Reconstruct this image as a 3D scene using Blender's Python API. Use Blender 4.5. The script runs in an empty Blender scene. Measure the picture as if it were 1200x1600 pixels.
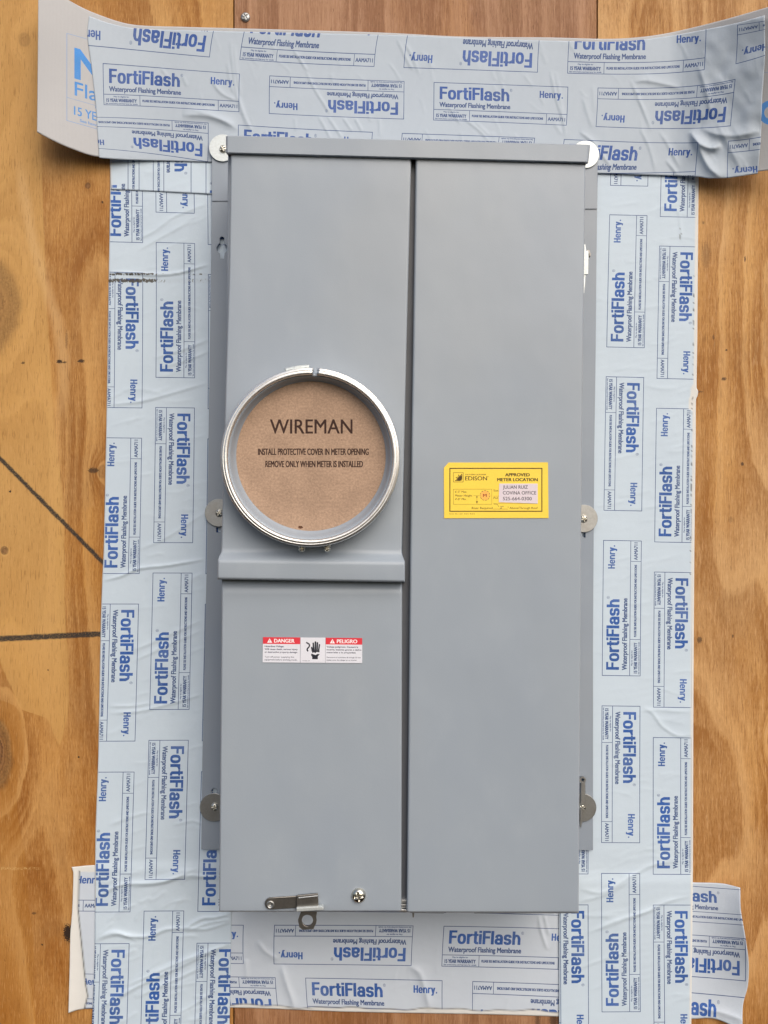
import bpy, bmesh, math, random
import numpy as np
from mathutils import Vector, Matrix

R = math.radians
random.seed(7)
rng = np.random.default_rng(11)

# ------------------------------------------------------------------ camera, world, sun, exposure
scene = bpy.context.scene
COL = scene.collection
D = 0.95            # metres from the lens to the plywood
S0 = 0.0007         # metres per photo pixel on the plywood
Z0 = 1.45           # height of the picture centre above the ground

cam_d = bpy.data.cameras.new('camera')
cam = bpy.data.objects.new('camera', cam_d)
COL.objects.link(cam)
cam_d.sensor_fit = 'HORIZONTAL'
cam_d.sensor_width = 36.0
cam_d.lens = 36.0 * D / (1200 * S0)
cam_d.clip_start = 0.02
cam_d.clip_end = 500
cam.location = (0, -D, Z0)
cam.rotation_euler = (R(90), 0, 0)
scene.camera = cam

SUN_EL, SUN_ROT = R(40), R(156)
world = bpy.data.worlds.new('World')
scene.world = world
world.use_nodes = True
wn = world.node_tree
sky = wn.nodes.new('ShaderNodeTexSky')
sky.sky_type = 'NISHITA'
sky.sun_disc = False
sky.sun_elevation = SUN_EL
sky.sun_rotation = SUN_ROT
sky.air_density = 1.0
sky.dust_density = 4.0
sky.ozone_density = 0.6
bg = wn.nodes['Background']
bg.inputs['Strength'].default_value = 0.10
wn.links.new(sky.outputs[0], bg.inputs[0])

sun_d = bpy.data.lights.new('sun', 'SUN')
sun_d.energy = 1.5
sun_d.angle = R(60)
sun_d.color = (1.0, 0.93, 0.84)
sun = bpy.data.objects.new('sun', sun_d)
COL.objects.link(sun)
sdir = Vector((math.sin(SUN_ROT) * math.cos(SUN_EL), math.cos(SUN_ROT) * math.cos(SUN_EL), math.sin(SUN_EL)))
sun.rotation_euler = (-sdir).to_track_quat('-Z', 'Y').to_euler()
sun.location = sdir * 5

vs = scene.view_settings
vs.view_transform = 'Standard'
vs.look = 'None'
vs.exposure = 0.35
vs.gamma = 1.0


# ------------------------------------------------------------------ helpers
def sc(d):
    return S0 * (D - d) / D


def P(px, py, d=0.0):
    s = sc(d)
    return Vector(((px - 600) * s, -d, Z0 + (800 - py) * s))


def srgb(r, g, b):
    f = lambda c: (c / 255) / 12.92 if c / 255 <= 0.04045 else ((c / 255 + 0.055) / 1.055) ** 2.4
    return (f(r), f(g), f(b), 1.0)


class E:
    """a node socket with arithmetic"""
    def __init__(self, nt, s):
        self.nt, self.s = nt, s

    def op(self, name, *a):
        n = self.nt.nodes.new('ShaderNodeMath')
        n.operation = name
        for i, x in enumerate((self,) + a):
            if isinstance(x, E):
                self.nt.links.new(x.s, n.inputs[i])
            else:
                n.inputs[i].default_value = x
        return E(self.nt, n.outputs[0])

    def __add__(self, o): return self.op('ADD', o)
    __radd__ = __add__
    def __mul__(self, o): return self.op('MULTIPLY', o)
    __rmul__ = __mul__
    def __sub__(self, o): return self.op('SUBTRACT', o)
    def __rsub__(self, o): return (self * -1.0) + o
    def __truediv__(self, o): return self.op('DIVIDE', o)
    def abs(self): return self.op('ABSOLUTE')
    def sqrt(self): return self.op('SQRT')
    def fract(self): return self.op('FRACT')
    def exp(self): return self.op('EXPONENT')
    def max(self, o): return self.op('MAXIMUM', o)
    def min(self, o): return self.op('MINIMUM', o)
    def sin(self): return self.op('SINE')

    def step(self, a, b, lo=0.0, hi=1.0):
        n = self.nt.nodes.new('ShaderNodeMapRange')
        n.interpolation_type = 'SMOOTHSTEP'
        self.nt.links.new(self.s, n.inputs['Value'])
        for k, v in (('From Min', a), ('From Max', b), ('To Min', lo), ('To Max', hi)):
            n.inputs[k].default_value = v
        return E(self.nt, n.outputs[0])


class NT:
    """a material being written"""
    def __init__(self, name, rough=0.5, metal=0.0, color=None):
        self.m = bpy.data.materials.new(name)
        self.m.use_nodes = True
        self.nt = self.m.node_tree
        self.b = self.nt.nodes['Principled BSDF']
        self.b.inputs['Roughness'].default_value = rough
        self.b.inputs['Metallic'].default_value = metal
        if color:
            self.b.inputs['Base Color'].default_value = color

    def pos(self):
        g = self.nt.nodes.new('ShaderNodeNewGeometry')
        s = self.nt.nodes.new('ShaderNodeSeparateXYZ')
        self.nt.links.new(g.outputs['Position'], s.inputs[0])
        return [E(self.nt, s.outputs[i]) for i in range(3)]

    def vec(self, x, y, z=0.0):
        c = self.nt.nodes.new('ShaderNodeCombineXYZ')
        for i, v in enumerate((x, y, z)):
            if isinstance(v, E):
                self.nt.links.new(v.s, c.inputs[i])
            else:
                c.inputs[i].default_value = v
        return E(self.nt, c.outputs[0])

    def noise(self, v, scale=1.0, detail=3.0, rough=0.5, dist=0.0):
        n = self.nt.nodes.new('ShaderNodeTexNoise')
        n.inputs['Scale'].default_value = scale
        n.inputs['Detail'].default_value = detail
        n.inputs['Roughness'].default_value = rough
        n.inputs['Distortion'].default_value = dist
        if v is not None:
            self.nt.links.new(v.s, n.inputs['Vector'])
        return E(self.nt, n.outputs['Fac'])

    def mix(self, f, a, b, blend='MIX'):
        n = self.nt.nodes.new('ShaderNodeMix')
        n.data_type = 'RGBA'
        n.blend_type = blend
        for k, v in ((0, f), (6, a), (7, b)):
            if isinstance(v, E):
                self.nt.links.new(v.s, n.inputs[k])
            else:
                n.inputs[k].default_value = v
        return E(self.nt, n.outputs[2])

    def attr(self, name):
        n = self.nt.nodes.new('ShaderNodeAttribute')
        n.attribute_name = name
        return E(self.nt, n.outputs['Fac'])

    def image(self, img, interp='Linear', ext='REPEAT'):
        n = self.nt.nodes.new('ShaderNodeTexImage')
        n.image = img
        n.interpolation = interp
        n.extension = ext
        return E(self.nt, n.outputs['Color'])

    def set(self, k, e):
        self.nt.links.new(e.s, self.b.inputs[k])

    def bump(self, h, dist, strength=1.0):
        n = self.nt.nodes.new('ShaderNodeBump')
        n.inputs['Distance'].default_value = dist
        n.inputs['Strength'].default_value = strength
        self.nt.links.new(h.s, n.inputs['Height'])
        self.nt.links.new(n.outputs[0], self.b.inputs['Normal'])


def link(name, me, mat=None, parent=None, smooth=False):
    o = bpy.data.objects.new(name, me)
    COL.objects.link(o)
    if mat:
        me.materials.append(mat)
    if parent:
        o.parent = parent
    if smooth:
        for p in me.polygons:
            p.use_smooth = True
    return o


def mesh_obj(name, verts, faces, mat, parent=None, smooth=False, recalc=True):
    bm = bmesh.new()
    vv = [bm.verts.new(v) for v in verts]
    for f in faces:
        try:
            bm.faces.new([vv[i] for i in f])
        except ValueError:
            pass
    if recalc:
        bmesh.ops.recalc_face_normals(bm, faces=bm.faces)
    me = bpy.data.meshes.new(name)
    bm.to_mesh(me)
    bm.free()
    return link(name, me, mat, parent, smooth)


def bevel(o, w, seg=3):
    m = o.modifiers.new('bevel', 'BEVEL')
    m.width = w
    m.segments = seg
    m.limit_method = 'ANGLE'
    m.angle_limit = R(35)
    for p in o.data.polygons:
        p.use_smooth = True
    w_ = o.modifiers.new('wn', 'WEIGHTED_NORMAL')
    w_.keep_sharp = True
    return o


def slab(name, quad, d0, d1, mat, parent=None, bev=0.0, seg=3):
    """a box whose front outline is given in photo pixels at depth d1 and whose sides run straight back to d0"""
    f = [P(x, y, d1) for x, y in quad]
    b = [Vector((v.x, -d0, v.z)) for v in f]
    n = len(f)
    faces = [list(range(n)), list(range(2 * n - 1, n - 1, -1))]
    faces += [(i, i + n, (i + 1) % n + n, (i + 1) % n) for i in range(n)]
    o = mesh_obj(name, f + b, faces, mat, parent)
    if bev:
        bevel(o, bev, seg)
    return o


def plate(name, outline, holes, d0, d1, mat, parent=None, bev=0.0):
    """flat sheet with real holes; outlines in photo pixels at depth d1"""
    cu = bpy.data.curves.new('tmp', 'CURVE')
    cu.dimensions = '2D'
    cu.fill_mode = 'BOTH'
    cu.extrude = (d1 - d0) / 2 - bev
    cu.bevel_depth = bev
    cu.bevel_resolution = 1
    cu.offset = -bev
    for pts in [outline] + holes:
        sp = cu.splines.new('POLY')
        sp.points.add(len(pts) - 1)
        for q, (x, y) in zip(sp.points, pts):
            v = P(x, y, d1)
            q.co = (v.x, v.z, 0, 1)
        sp.use_cyclic_u = True
    t = bpy.data.objects.new('tmp', cu)
    COL.objects.link(t)
    dg = bpy.context.evaluated_depsgraph_get()
    me = bpy.data.meshes.new_from_object(t.evaluated_get(dg))
    bpy.data.objects.remove(t)
    bpy.data.curves.remove(cu)
    me.materials.clear()
    mid = (d0 + d1) / 2
    me.transform(Matrix(((1, 0, 0, 0), (0, 0, -1, -mid), (0, 1, 0, 0), (0, 0, 0, 1))))
    return link(name, me, mat, parent)


def circ(cx, cy, r, n=28, a0=0, a1=360):
    k = n if a1 - a0 >= 360 else n + 1
    return [(cx + r * math.cos(R(a0 + (a1 - a0) * i / n)), cy - r * math.sin(R(a0 + (a1 - a0) * i / n))) for i in range(k)]


def lathe(name, c, prof, mat, parent=None, seg=96, a0=0.0, a1=360.0, smooth=True, closed=False):
    """revolve (radius m, depth m) round an axis that points at the viewer"""
    full = a1 - a0 >= 359.99
    n = seg if full else seg + 1
    V, F = [], []
    k = len(prof)
    for i in range(n):
        a = R(a0 + (a1 - a0) * i / seg)
        for r, d in prof:
            V.append((c[0] + r * math.cos(a), -d, c[1] + r * math.sin(a)))
    for i in range(seg):
        j = (i + 1) % n
        for q in range(k if closed else k - 1):
            q2 = (q + 1) % k
            F.append((i * k + q, i * k + q2, j * k + q2, j * k + q))
    if closed and not full:
        F.append(tuple(range(k)))
        F.append(tuple(reversed(range((n - 1) * k, n * k))))
    me = bpy.data.meshes.new(name)
    me.from_pydata(V, [], F)
    bm = bmesh.new()
    bm.from_mesh(me)
    bmesh.ops.remove_doubles(bm, verts=bm.verts, dist=1e-6)
    bmesh.ops.recalc_face_normals(bm, faces=bm.faces)
    bm.to_mesh(me)
    bm.free()
    return link(name, me, mat, parent, smooth)


def tag(o, label=None, cat=None, group=None, kind=None):
    for k, v in (('label', label), ('category', cat), ('group', group), ('kind', kind)):
        if v:
            o[k] = v
    return o


def empty(name, loc, label=None, cat=None, group=None, kind=None):
    o = bpy.data.objects.new(name, None)
    o.empty_display_size = 0.05
    o.location = loc
    COL.objects.link(o)
    return tag(o, label, cat, group, kind)


def adopt(root):
    """children were written in world space: keep them there"""
    bpy.context.view_layer.update()
    inv = root.matrix_world.inverted()
    for c in root.children:
        c.matrix_parent_inverse = inv


# ------------------------------------------------------------------ flat print: rasterised lettering
_glyph = {}


def text_tris(s):
    if s in _glyph:
        return _glyph[s]
    cu = bpy.data.curves.new('t', 'FONT')
    cu.body = s
    cu.size = 1.0
    cu.resolution_u = 4
    o = bpy.data.objects.new('t', cu)
    COL.objects.link(o)
    dg = bpy.context.evaluated_depsgraph_get()
    ev = o.evaluated_get(dg)
    me = ev.to_mesh()
    me.calc_loop_triangles()
    v = np.array([q.co[:2] for q in me.vertices])
    t = np.array([q.vertices[:] for q in me.loop_triangles])
    ev.to_mesh_clear()
    bpy.data.objects.remove(o)
    bpy.data.curves.remove(cu)
    _glyph[s] = (v, t)
    return v, t


CAP = None


def cap_height():
    global CAP
    if CAP is None:
        v, _ = text_tris('H')
        CAP = v[:, 1].max() - v[:, 1].min()
    return CAP


class Canvas:
    """coordinates are x right, y down, in any unit; k pixels per unit"""
    def __init__(self, w, h, k, bgc=None):
        self.k = k
        self.W, self.H = int(round(w * k)), int(round(h * k))
        self.a = np.zeros((self.H, self.W, 3), np.float32)
        if bgc is not None:
            self.a[:] = np.array(bgc, np.float32) / 255

    def put(self, m, color, alpha=1.0):
        c = np.array(color, np.float32) / 255
        m = (m * alpha)[..., None]
        self.a = self.a * (1 - m) + c * m

    def tris(self, pts, tri):
        m = np.zeros((self.H, self.W), np.float32)
        q = pts * self.k
        for t in tri:
            a, b, c = q[t[0]], q[t[1]], q[t[2]]
            x0 = max(int(math.floor(min(a[0], b[0], c[0]))), 0)
            x1 = min(int(math.ceil(max(a[0], b[0], c[0]))) + 1, self.W)
            y0 = max(int(math.floor(min(a[1], b[1], c[1]))), 0)
            y1 = min(int(math.ceil(max(a[1], b[1], c[1]))) + 1, self.H)
            if x1 <= x0 or y1 <= y0:
                continue
            X = np.arange(x0, x1)[None, :] + 0.5
            Y = np.arange(y0, y1)[:, None] + 0.5
            e0 = (b[0] - a[0]) * (Y - a[1]) - (b[1] - a[1]) * (X - a[0])
            e1 = (c[0] - b[0]) * (Y - b[1]) - (c[1] - b[1]) * (X - b[0])
            e2 = (a[0] - c[0]) * (Y - c[1]) - (a[1] - c[1]) * (X - c[0])
            ins = ((e0 >= 0) & (e1 >= 0) & (e2 >= 0)) | ((e0 <= 0) & (e1 <= 0) & (e2 <= 0))
            m[y0:y1, x0:x1] = np.maximum(m[y0:y1, x0:x1], ins)
        return m

    def text(self, s, x, base, cap, color, w=None, bold=(0, 0), anchor='l', alpha=1.0):
        v, t = text_tris(s)
        sy = cap / cap_height()
        lo, hi = v[:, 0].min(), v[:, 0].max()
        sx = w / (hi - lo) if w else sy
        wid = (hi - lo) * sx
        x0 = x - (wid if anchor == 'r' else wid / 2 if anchor == 'c' else 0)
        p = np.stack([x0 + (v[:, 0] - lo) * sx, base - v[:, 1] * sy], 1)
        m = self.tris(p, t)
        for ax, n in ((1, bold[0]), (0, bold[1])):
            for i in range(n):
                m = np.maximum(m, np.roll(m, (1 if i % 2 == 0 else -1) * (i // 2 + 1), ax) if False else np.maximum(np.roll(m, 1, ax), m) if i % 2 else np.maximum(np.roll(m, -1, ax), m))
        self.put(m, color, alpha)

    def rect(self, x0, y0, x1, y1, color, alpha=1.0):
        k = self.k
        X0, X1 = int(round(x0 * k)), max(int(round(x1 * k)), int(round(x0 * k)) + 1)
        Y0, Y1 = int(round(y0 * k)), max(int(round(y1 * k)), int(round(y0 * k)) + 1)
        m = np.zeros((self.H, self.W), np.float32)
        m[max(Y0, 0):Y1, max(X0, 0):X1] = 1
        self.put(m, color, alpha)

    def frame(self, x0, y0, x1, y1, t, color):
        self.rect(x0, y0, x1, y0 + t, color)
        self.rect(x0, y1 - t, x1, y1, color)
        self.rect(x0, y0 + t, x0 + t, y1 - t, color)
        self.rect(x1 - t, y0 + t, x1, y1 - t, color)

    def poly(self, pts, color, alpha=1.0):
        from mathutils.geometry import tessellate_polygon
        tri = tessellate_polygon([[Vector((x, y, 0)) for x, y in pts]])
        self.put(self.tris(np.array(pts, float), tri), color, alpha)

    def line(self, pts, t, color):
        for (x0, y0), (x1, y1) in zip(pts[:-1], pts[1:]):
            L = math.hypot(x1 - x0, y1 - y0) or 1
            nx, ny = -(y1 - y0) / L * t / 2, (x1 - x0) / L * t / 2
            self.poly([(x0 + nx, y0 + ny), (x1 + nx, y1 + ny), (x1 - nx, y1 - ny), (x0 - nx, y0 - ny)], color)

    def disc(self, cx, cy, r, color, hole=0.0, dash=0):
        Y, X = np.mgrid[0:self.H, 0:self.W]
        dx, dy = (X + .5) / self.k - cx, (Y + .5) / self.k - cy
        q = np.hypot(dx, dy)
        m = (q < r) & (q >= hole)
        if dash:
            m &= (np.floor((np.arctan2(dy, dx) / (2 * np.pi) + .5) * dash * 2) % 3 != 0)
        self.put(m.astype(np.float32), color)

    def wordmark(self, s, x, base, cap, width, color):
        """bold condensed grotesque drawn from bars and rounded rings; unit = cap height, y up"""
        Y, X = np.mgrid[0:self.H, 0:self.W]
        gx = ((X + .5) / self.k - x)
        gy = (base - (Y + .5) / self.k) / cap
        sv, sh, xh = .215, .165, .745
        wd = {'F': .60, 'o': .64, 'r': .43, 't': .41, 'i': .215, 'l': .215, 'a': .62, 's': .585, 'h': .62, 'H': .66, 'e': .62, 'n': .62, 'y': .62}
        gap = {'F': .035, 'r': .02, 't': .045}
        tot = sum(wd[q] + gap.get(q, .06) for q in s) - gap.get(s[-1], .06)
        gx = gx / (width / tot)
        m = np.zeros(X.shape, bool)
        at = 0.0
        for q in s:
            w = wd[q]
            u, v = gx - at, gy
            box = lambda a, b, c_, d: (u >= a) & (u <= c_) & (v >= b) & (v <= d)

            def se(a, b, c_, d, e=2.5):
                return (np.abs((u - (a + c_) / 2) / ((c_ - a) / 2)) ** e + np.abs((v - (b + d) / 2) / ((d - b) / 2)) ** e) <= 1
            ring = lambda a, b, c_, d, e=2.5: se(a, b, c_, d, e) & ~se(a + sv, b + sh, c_ - sv, d - sh, e)
            if q == 'F':
                g = box(0, 0, sv, 1) | box(0, 1 - sh, w, 1) | box(0, .43, w * .92, .43 + sh)
            elif q == 'H':
                g = box(0, 0, sv, 1) | box(w - sv, 0, w, 1) | box(0, .43, w, .43 + sh)
            elif q == 'o':
                g = ring(0, -.012, w, xh + .012)
            elif q == 'e':
                g = (ring(0, -.012, w, xh + .012) & ~box(w * .5, .235, w, .33)) | box(.1, .32, w - .05, .32 + .12)
            elif q == 'r':
                g = box(0, 0, sv, xh) | (ring(0, -.1, w * 2.0, xh + .015) & box(0, .42, w, xh + .02) & ~box(sv, 0, w, .535))
            elif q == 't':
                g = box(.085, .1, .085 + sv, .95) | box(0, xh - .14, w, xh) | (ring(.085, -.012, w * 1.55, .5) & box(.085, -.02, w, .25))
            elif q == 'i':
                g = box(0, 0, sv, xh) | box(0, .835, sv, 1)
            elif q == 'l':
                g = box(0, 0, sv, 1)
            elif q in 'hn':
                g = box(0, 0, sv, 1 if q == 'h' else xh) | (ring(0, -.3, w, xh + .012) & box(0, .4, w, 1)) | box(w - sv, 0, w, .5)
            elif q == 'a':
                g = ring(0, -.012, w * .98, .46) | box(w - sv, 0, w, .5) | (ring(0.02, .1, w, xh + .012) & box(0, .45, w, 1) & ~box(0, .4, sv * .6, .5))
            elif q == 's':
                c1 = xh / 2
                top = ring(0, c1 - sh / 2, w, xh + .012) & ~box(w * .5, 0, w, xh * .69)
                bot = ring(0, -.012, w, c1 + sh / 2) & ~box(0, xh * .31, w * .5, 1)
                g = top | bot
            elif q == 'y':
                t = (xh - v) / xh
                l1 = (np.abs(u - (.11 + t * (w / 2 - .11))) < .125) & (v <= xh) & (v > -.02)
                l2 = (np.abs(u - (w - .11 - t * (w / 2 - .11))) < .125) & (v <= xh) & (v > -.29)
                g = l1 | l2 | box(.06, -.29, .3, -.14)
            m |= g
            at += w + gap.get(q, .06)
        self.put(m.astype(np.float32), color)

    def image(self, name, data=False):
        im = bpy.data.images.new(name, self.W, self.H, alpha=False)
        if data:
            im.colorspace_settings.name = 'Non-Color'
        px = np.ones((self.H, self.W, 4), np.float32)
        px[..., :3] = np.clip(self.a[::-1], 0, 1)
        im.pixels.foreach_set(px.ravel())
        im.update()
        im.pack()
        return im


# the printed cell that repeats over the membrane: 211 x 62 on a 257 x 82.5 pitch, rows shifted 48, every other one upside down
CW, CH, PU, PV, SH = 211.0, 62.0, 257.0, 82.5, 48.0


def membrane_print():
    k = 6
    W = (255, 255, 0)      # red: ink, green: the darker ink of the rules and small type
    BL = (255, 0, 0)
    c = Canvas(CW, CH, k, (0, 0, 0))
    c.frame(0, 0, CW, CH, 1.0, W)
    c.rect(0, 44, CW, 45, W)
    c.rect(56.5, 44, 57.4, CH, W)
    c.rect(178, 44, 178.9, CH, W)
    c.wordmark('FortiFlash', 9.5, 27.4, 20.8, 109.5, BL)
    c.text('\u00ae', 119.6, 11.5, 4.5, W, w=4)
    c.text('Waterproof Flashing Membrane', 9.5, 39.8, 7.4, W, w=111, bold=(4, 3))
    c.wordmark('Henry', 166.5, 19.4, 11.2, 33.5, BL)
    c.rect(201, 17.2, 203, 19.4, BL)
    c.text('May be eligible for', 28.2, 48.8, 2.0, W, w=24, anchor='c', bold=(1, 1))
    c.text('15 YEAR WARRANTY', 28.2, 56.4, 5.3, W, w=47, anchor='c', bold=(4, 2))
    c.text('See www.henry.com/warranty for details', 28.2, 60.0, 1.9, W, w=50, anchor='c', bold=(1, 1))
    c.text('PLEASE SEE INSTALLATION GUIDE FOR INSTRUCTIONS AND LIMITATIONS', 61, 54.6, 3.5, W, w=112, bold=(3, 2))
    c.text('AAMA711', 194.3, 55.6, 5.4, W, w=27, anchor='c', bold=(3, 2))
    st = c.a
    up, dn = st, st[::-1, ::-1]
    T = Canvas(2 * PU, 2 * PV, k, (0, 0, 0))
    for r in range(2):
        for q in range(-1, 3):
            s = up if (q + r) % 2 == 0 else dn
            x = int(round((q * PU + r * SH) * k))
            y = int(round(r * PV * k))
            xa, xb = max(x, 0), min(x + s.shape[1], T.W)
            if xb > xa:
                T.a[y:y + s.shape[0], xa:xb] = np.maximum(T.a[y:y + s.shape[0], xa:xb], s[:, xa - x:xb - x])
    # long faint lines that run between the cells are not printed; keep the field clean
    return T.image('membrane_print', data=True)


PRINT = membrane_print()


# ------------------------------------------------------------------ materials
def mat_wood(name, seed, light, dark, fx=1.0, knots=(), marks=False, streak=0.16):
    M = NT(name, 0.62)
    x, y, z = M.pos()
    px = x * (1 / S0) + 600.0
    py = (z - Z0) * (-1 / S0) + 800.0
    wob = M.noise(M.vec(px * 0.02, py * 0.02, seed), 1.0, 2.0)
    f = M.noise(M.vec(px * 0.0040 * fx, py * 0.00105, seed), 1.0, 1.5, 0.45) * 3.0 + px * 0.0030 * fx
    core = None
    ring = None
    for (kx, ky, rx, ry, A, dk) in knots:
        dx = (px - kx + (wob - 0.5) * (rx * 0.7)) * (1.0 / rx)
        dy = (py - ky + (wob - 0.5) * (ry * 0.4)) * (1.0 / ry)
        r = (dx * dx + dy * dy).sqrt()
        f = f + (r * r * -0.16).exp() * A
        c = r.step(0.55, 1.05, 1.0, 0.0) * dk
        g = (r - 1.0).abs().step(0.05, 0.40, 1.0, 0.0) * min(1.0, dk * 1.25)
        core = c if core is None else core.max(c)
        ring = g if ring is None else ring.max(g)
    jit = M.noise(M.vec(px * 0.09, py * 0.012, seed + 2), 1.0, 4.0, 0.6)
    t = (f * 2.3 + wob * 0.10 + jit * 0.16).fract()
    band = t.step(0.0, 0.80) * t.step(0.93, 0.99, 1.0, 0.0)
    t2 = (f * 9.0 + jit * 0.5).fract()
    band2 = t2.step(0.0, 0.75) * t2.step(0.84, 0.99, 1.0, 0.0)
    b2amt = M.noise(M.vec(px * 0.012, py * 0.004, seed + 31), 1.0, 2.0).step(0.42, 0.70)
    fib = M.noise(M.vec(px * 0.42 + f * 6.0, py * 0.013, seed + 3), 1.0, 5.0, 0.72)
    fib2 = M.noise(M.vec(px * 0.85, py * 0.11, seed + 5), 1.0, 4.0, 0.75)
    blot = M.noise(M.vec(px * 0.008, py * 0.004, seed + 9), 1.0, 4.0, 0.6)
    speck = M.noise(M.vec(px * 0.50, py * 0.075, seed + 13), 1.0, 3.0, 0.65).step(0.62, 0.74)
    spark = M.noise(M.vec(px * 0.40, py * 0.05, seed + 15), 1.0, 3.0, 0.65).step(0.63, 0.76)
    chat = M.noise(M.vec(px * 0.03, py * 0.16, seed + 17), 1.0, 4.0, 0.65)
    fac = band * 0.44 + band2 * b2amt * 0.46 + (fib - 0.5) * streak * 7.5 + (fib2 - 0.5) * 1.35 + (blot - 0.5) * 1.1 + (chat - 0.5) * 0.22 + 0.24
    col = M.mix(fac.max(0.0).min(1.0), light, dark)
    tint = M.noise(M.vec(px * 0.006, py * 0.0028, seed + 21), 1.0, 3.0)
    col = M.mix(tint.step(0.42, 0.66) * 0.65, col, M.mix(1.0, col, (1.0, 0.88, 0.58, 1), 'MULTIPLY'))
    grey = M.noise(M.vec(px * 0.013, py * 0.006, seed + 23), 1.0, 4.0, 0.65).step(0.50, 0.72)
    col = M.mix(grey * 0.26, col, (0.30, 0.170, 0.075, 1))
    col = M.mix(spark * 0.32, col, (light[0] * 1.12, light[1] * 1.15, light[2] * 1.3, 1))
    if marks:
        def curve(pts):
            n = M.nt.nodes.new('ShaderNodeFloatCurve')
            M.nt.links.new((py * (1 / 1700.0)).s, n.inputs['Value'])
            c = n.mapping.curves[0]
            for q, (yy, xx) in enumerate(pts):
                a = (yy / 1700.0, (xx + 100) / 300.0)
                if q < 2:
                    c.points[q].location = a
                else:
                    c.points.new(*a)
            n.mapping.update()
            return E(M.nt, n.outputs[0]) * 300.0 - 100.0
        jj = (jit - 0.5) * 7.0 + (wob - 0.5) * 5.0
        inside = (px - curve([(0, -80), (800, -60), (960, -22), (1040, 3), (1075, 18), (1105, 30), (1116, 55), (1126, 76), (1145, 84), (1168, 95), (1200, 150), (1700, 199)]) + jj).step(-1.2, 1.6)
        inside = inside * (curve([(0, 60), (640, 84), (800, 100), (960, 103), (1050, 108), (1100, 108), (1140, 102), (1168, 92), (1220, -90), (1700, -99)]) - px + jj * 0.5).step(-1.2, 3.0)
        col = M.mix(inside * 0.62, col, (0.60, 0.355, 0.120, 1))
        low = (curve([(0, -99), (1040, -99), (1105, 26), (1140, 39), (1175, 38), (1230, 27), (1290, 30), (1340, 41), (1400, 44), (1480, 54), (1560, 52), (1700, 46)]) - px + jj * 0.6).step(-1.2, 2.0)
        col = M.mix(low * 0.50, col, (0.37, 0.160, 0.028, 1))
        pale = (px - curve([(0, 18), (240, 30), (330, 42), (400, 58), (470, 78), (540, 97), (610, 99), (660, 92), (800, 88), (1700, 88)]) + jj * 1.2).abs()
        pale = pale.step(1.0, 15.0, 1.0, 0.0) * py.step(230, 300) * py.step(560, 700, 1.0, 0.0)
        col = M.mix(pale * 0.48 * fib2.step(0.30, 0.60, 0.5, 1.0), col, (0.70, 0.455, 0.215, 1))
        rich = py.step(900, 1250) * (blot * 0.8 + 0.2)
        col = M.mix(rich * 0.55, col, M.mix(1.0, col, (0.92, 0.76, 0.55, 1), 'MULTIPLY'))
    else:
        rich = py.step(850, 1300) * (blot * 0.8 + 0.25)
        col = M.mix(rich * 0.55, col, M.mix(1.0, col, (0.84, 0.68, 0.44, 1), 'MULTIPLY'))
    pore = M.noise(M.vec(px * 0.62, py * 0.045, seed + 41), 1.0, 2.0, 0.5)
    col = M.mix(pore.step(0.60, 0.66) * 0.36, col, (dark[0] * 0.55, dark[1] * 0.48, dark[2] * 0.45, 1))
    col = M.mix(pore.step(0.40, 0.34) * 0.30, col, (light[0] * 1.10, light[1] * 1.14, light[2] * 1.3, 1))
    # pale earlywood figures with a sharp edge on one side
    col = M.mix(t.step(0.02, 0.30, 1.0, 0.0) * 0.30, col, light)
    col = M.mix(speck * 0.42, col, (dark[0] * 0.45, dark[1] * 0.38, dark[2] * 0.36, 1))
    if core is not None:
        rn = M.noise(M.vec(px * 0.35, py * 0.25, seed), 1.0, 3.0, 0.6)
        col = M.mix((core * (rn * 1.1 + 0.3)).min(1.0), col, M.mix(((f * 26.0 + rn).fract() - 0.5).abs().step(0.1, 0.42), (0.23, 0.115, 0.048, 1), (0.10, 0.045, 0.022, 1)))
        col = M.mix((ring * (rn * 0.9 + 0.1)).min(1.0), col, (0.075, 0.036, 0.018, 1))
    if marks:
        sm = M.noise(M.vec(px * 0.13, py * 0.13, 1.7), 1.0, 4.0, 0.65)
        grit = M.noise(M.vec(px * 0.55, py * 0.55, 4.1), 1.0, 3.0, 0.7)
        lim = px.step(250, 260, 1.0, 0.0)
        # two black lumber-crayon lines drawn on the sheet
        for (ax, ay, bx, by, wd) in ((-40, 676, 166, 884, 3.2), (-40, 1000, 170, 990, 4.4)):
            L = math.hypot(bx - ax, by - ay)
            nx, ny = -(by - ay) / L, (bx - ax) / L
            dist = ((px - ax) * nx + (py - ay) * ny + (sm - 0.5) * 4.0).abs()
            ink = dist.step(wd - 1.6, wd + 1.4, 1.0, 0.0) * grit.step(0.30, 0.52, 0.55, 0.98) * lim
            col = M.mix(ink, col, (0.030, 0.029, 0.028, 1))
        # rows of bruises and a pale scrape
        for (cx, cy, rx, ry, a) in ((93, 565, 4.5, 2.6, .95), (127, 564, 5, 2.6, .9), (101, 566, 3, 1.5, .8), (36, 567, 3, 1.6, .7), (160, 316, 1.4, 1.8, .9),
                                    (146, 735, 8, 4, .8), (106, 1458, 6.5, 13, 1.2), (66, 1476, 1.6, 1.6, .9),
                                    (16, 768, 1.6, 1.6, 1.0), (123, 1183, 1.4, 1.4, 1.0), (53, 1427, 3.5, 2, .6), (75, 1047, 1.2, 1.2, .8), (104, 530, 1.6, 14, .4)):
            r = ((px - cx) * (px - cx) * (1 / rx ** 2) + (py - cy) * (py - cy) * (1 / ry ** 2)).sqrt()
            col = M.mix(((r * -1.0 + 1.35 + (grit - 0.5) * 2.4).step(0.1, 0.6) * a).min(1.0), col, (0.035, 0.020, 0.014, 1))
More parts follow.
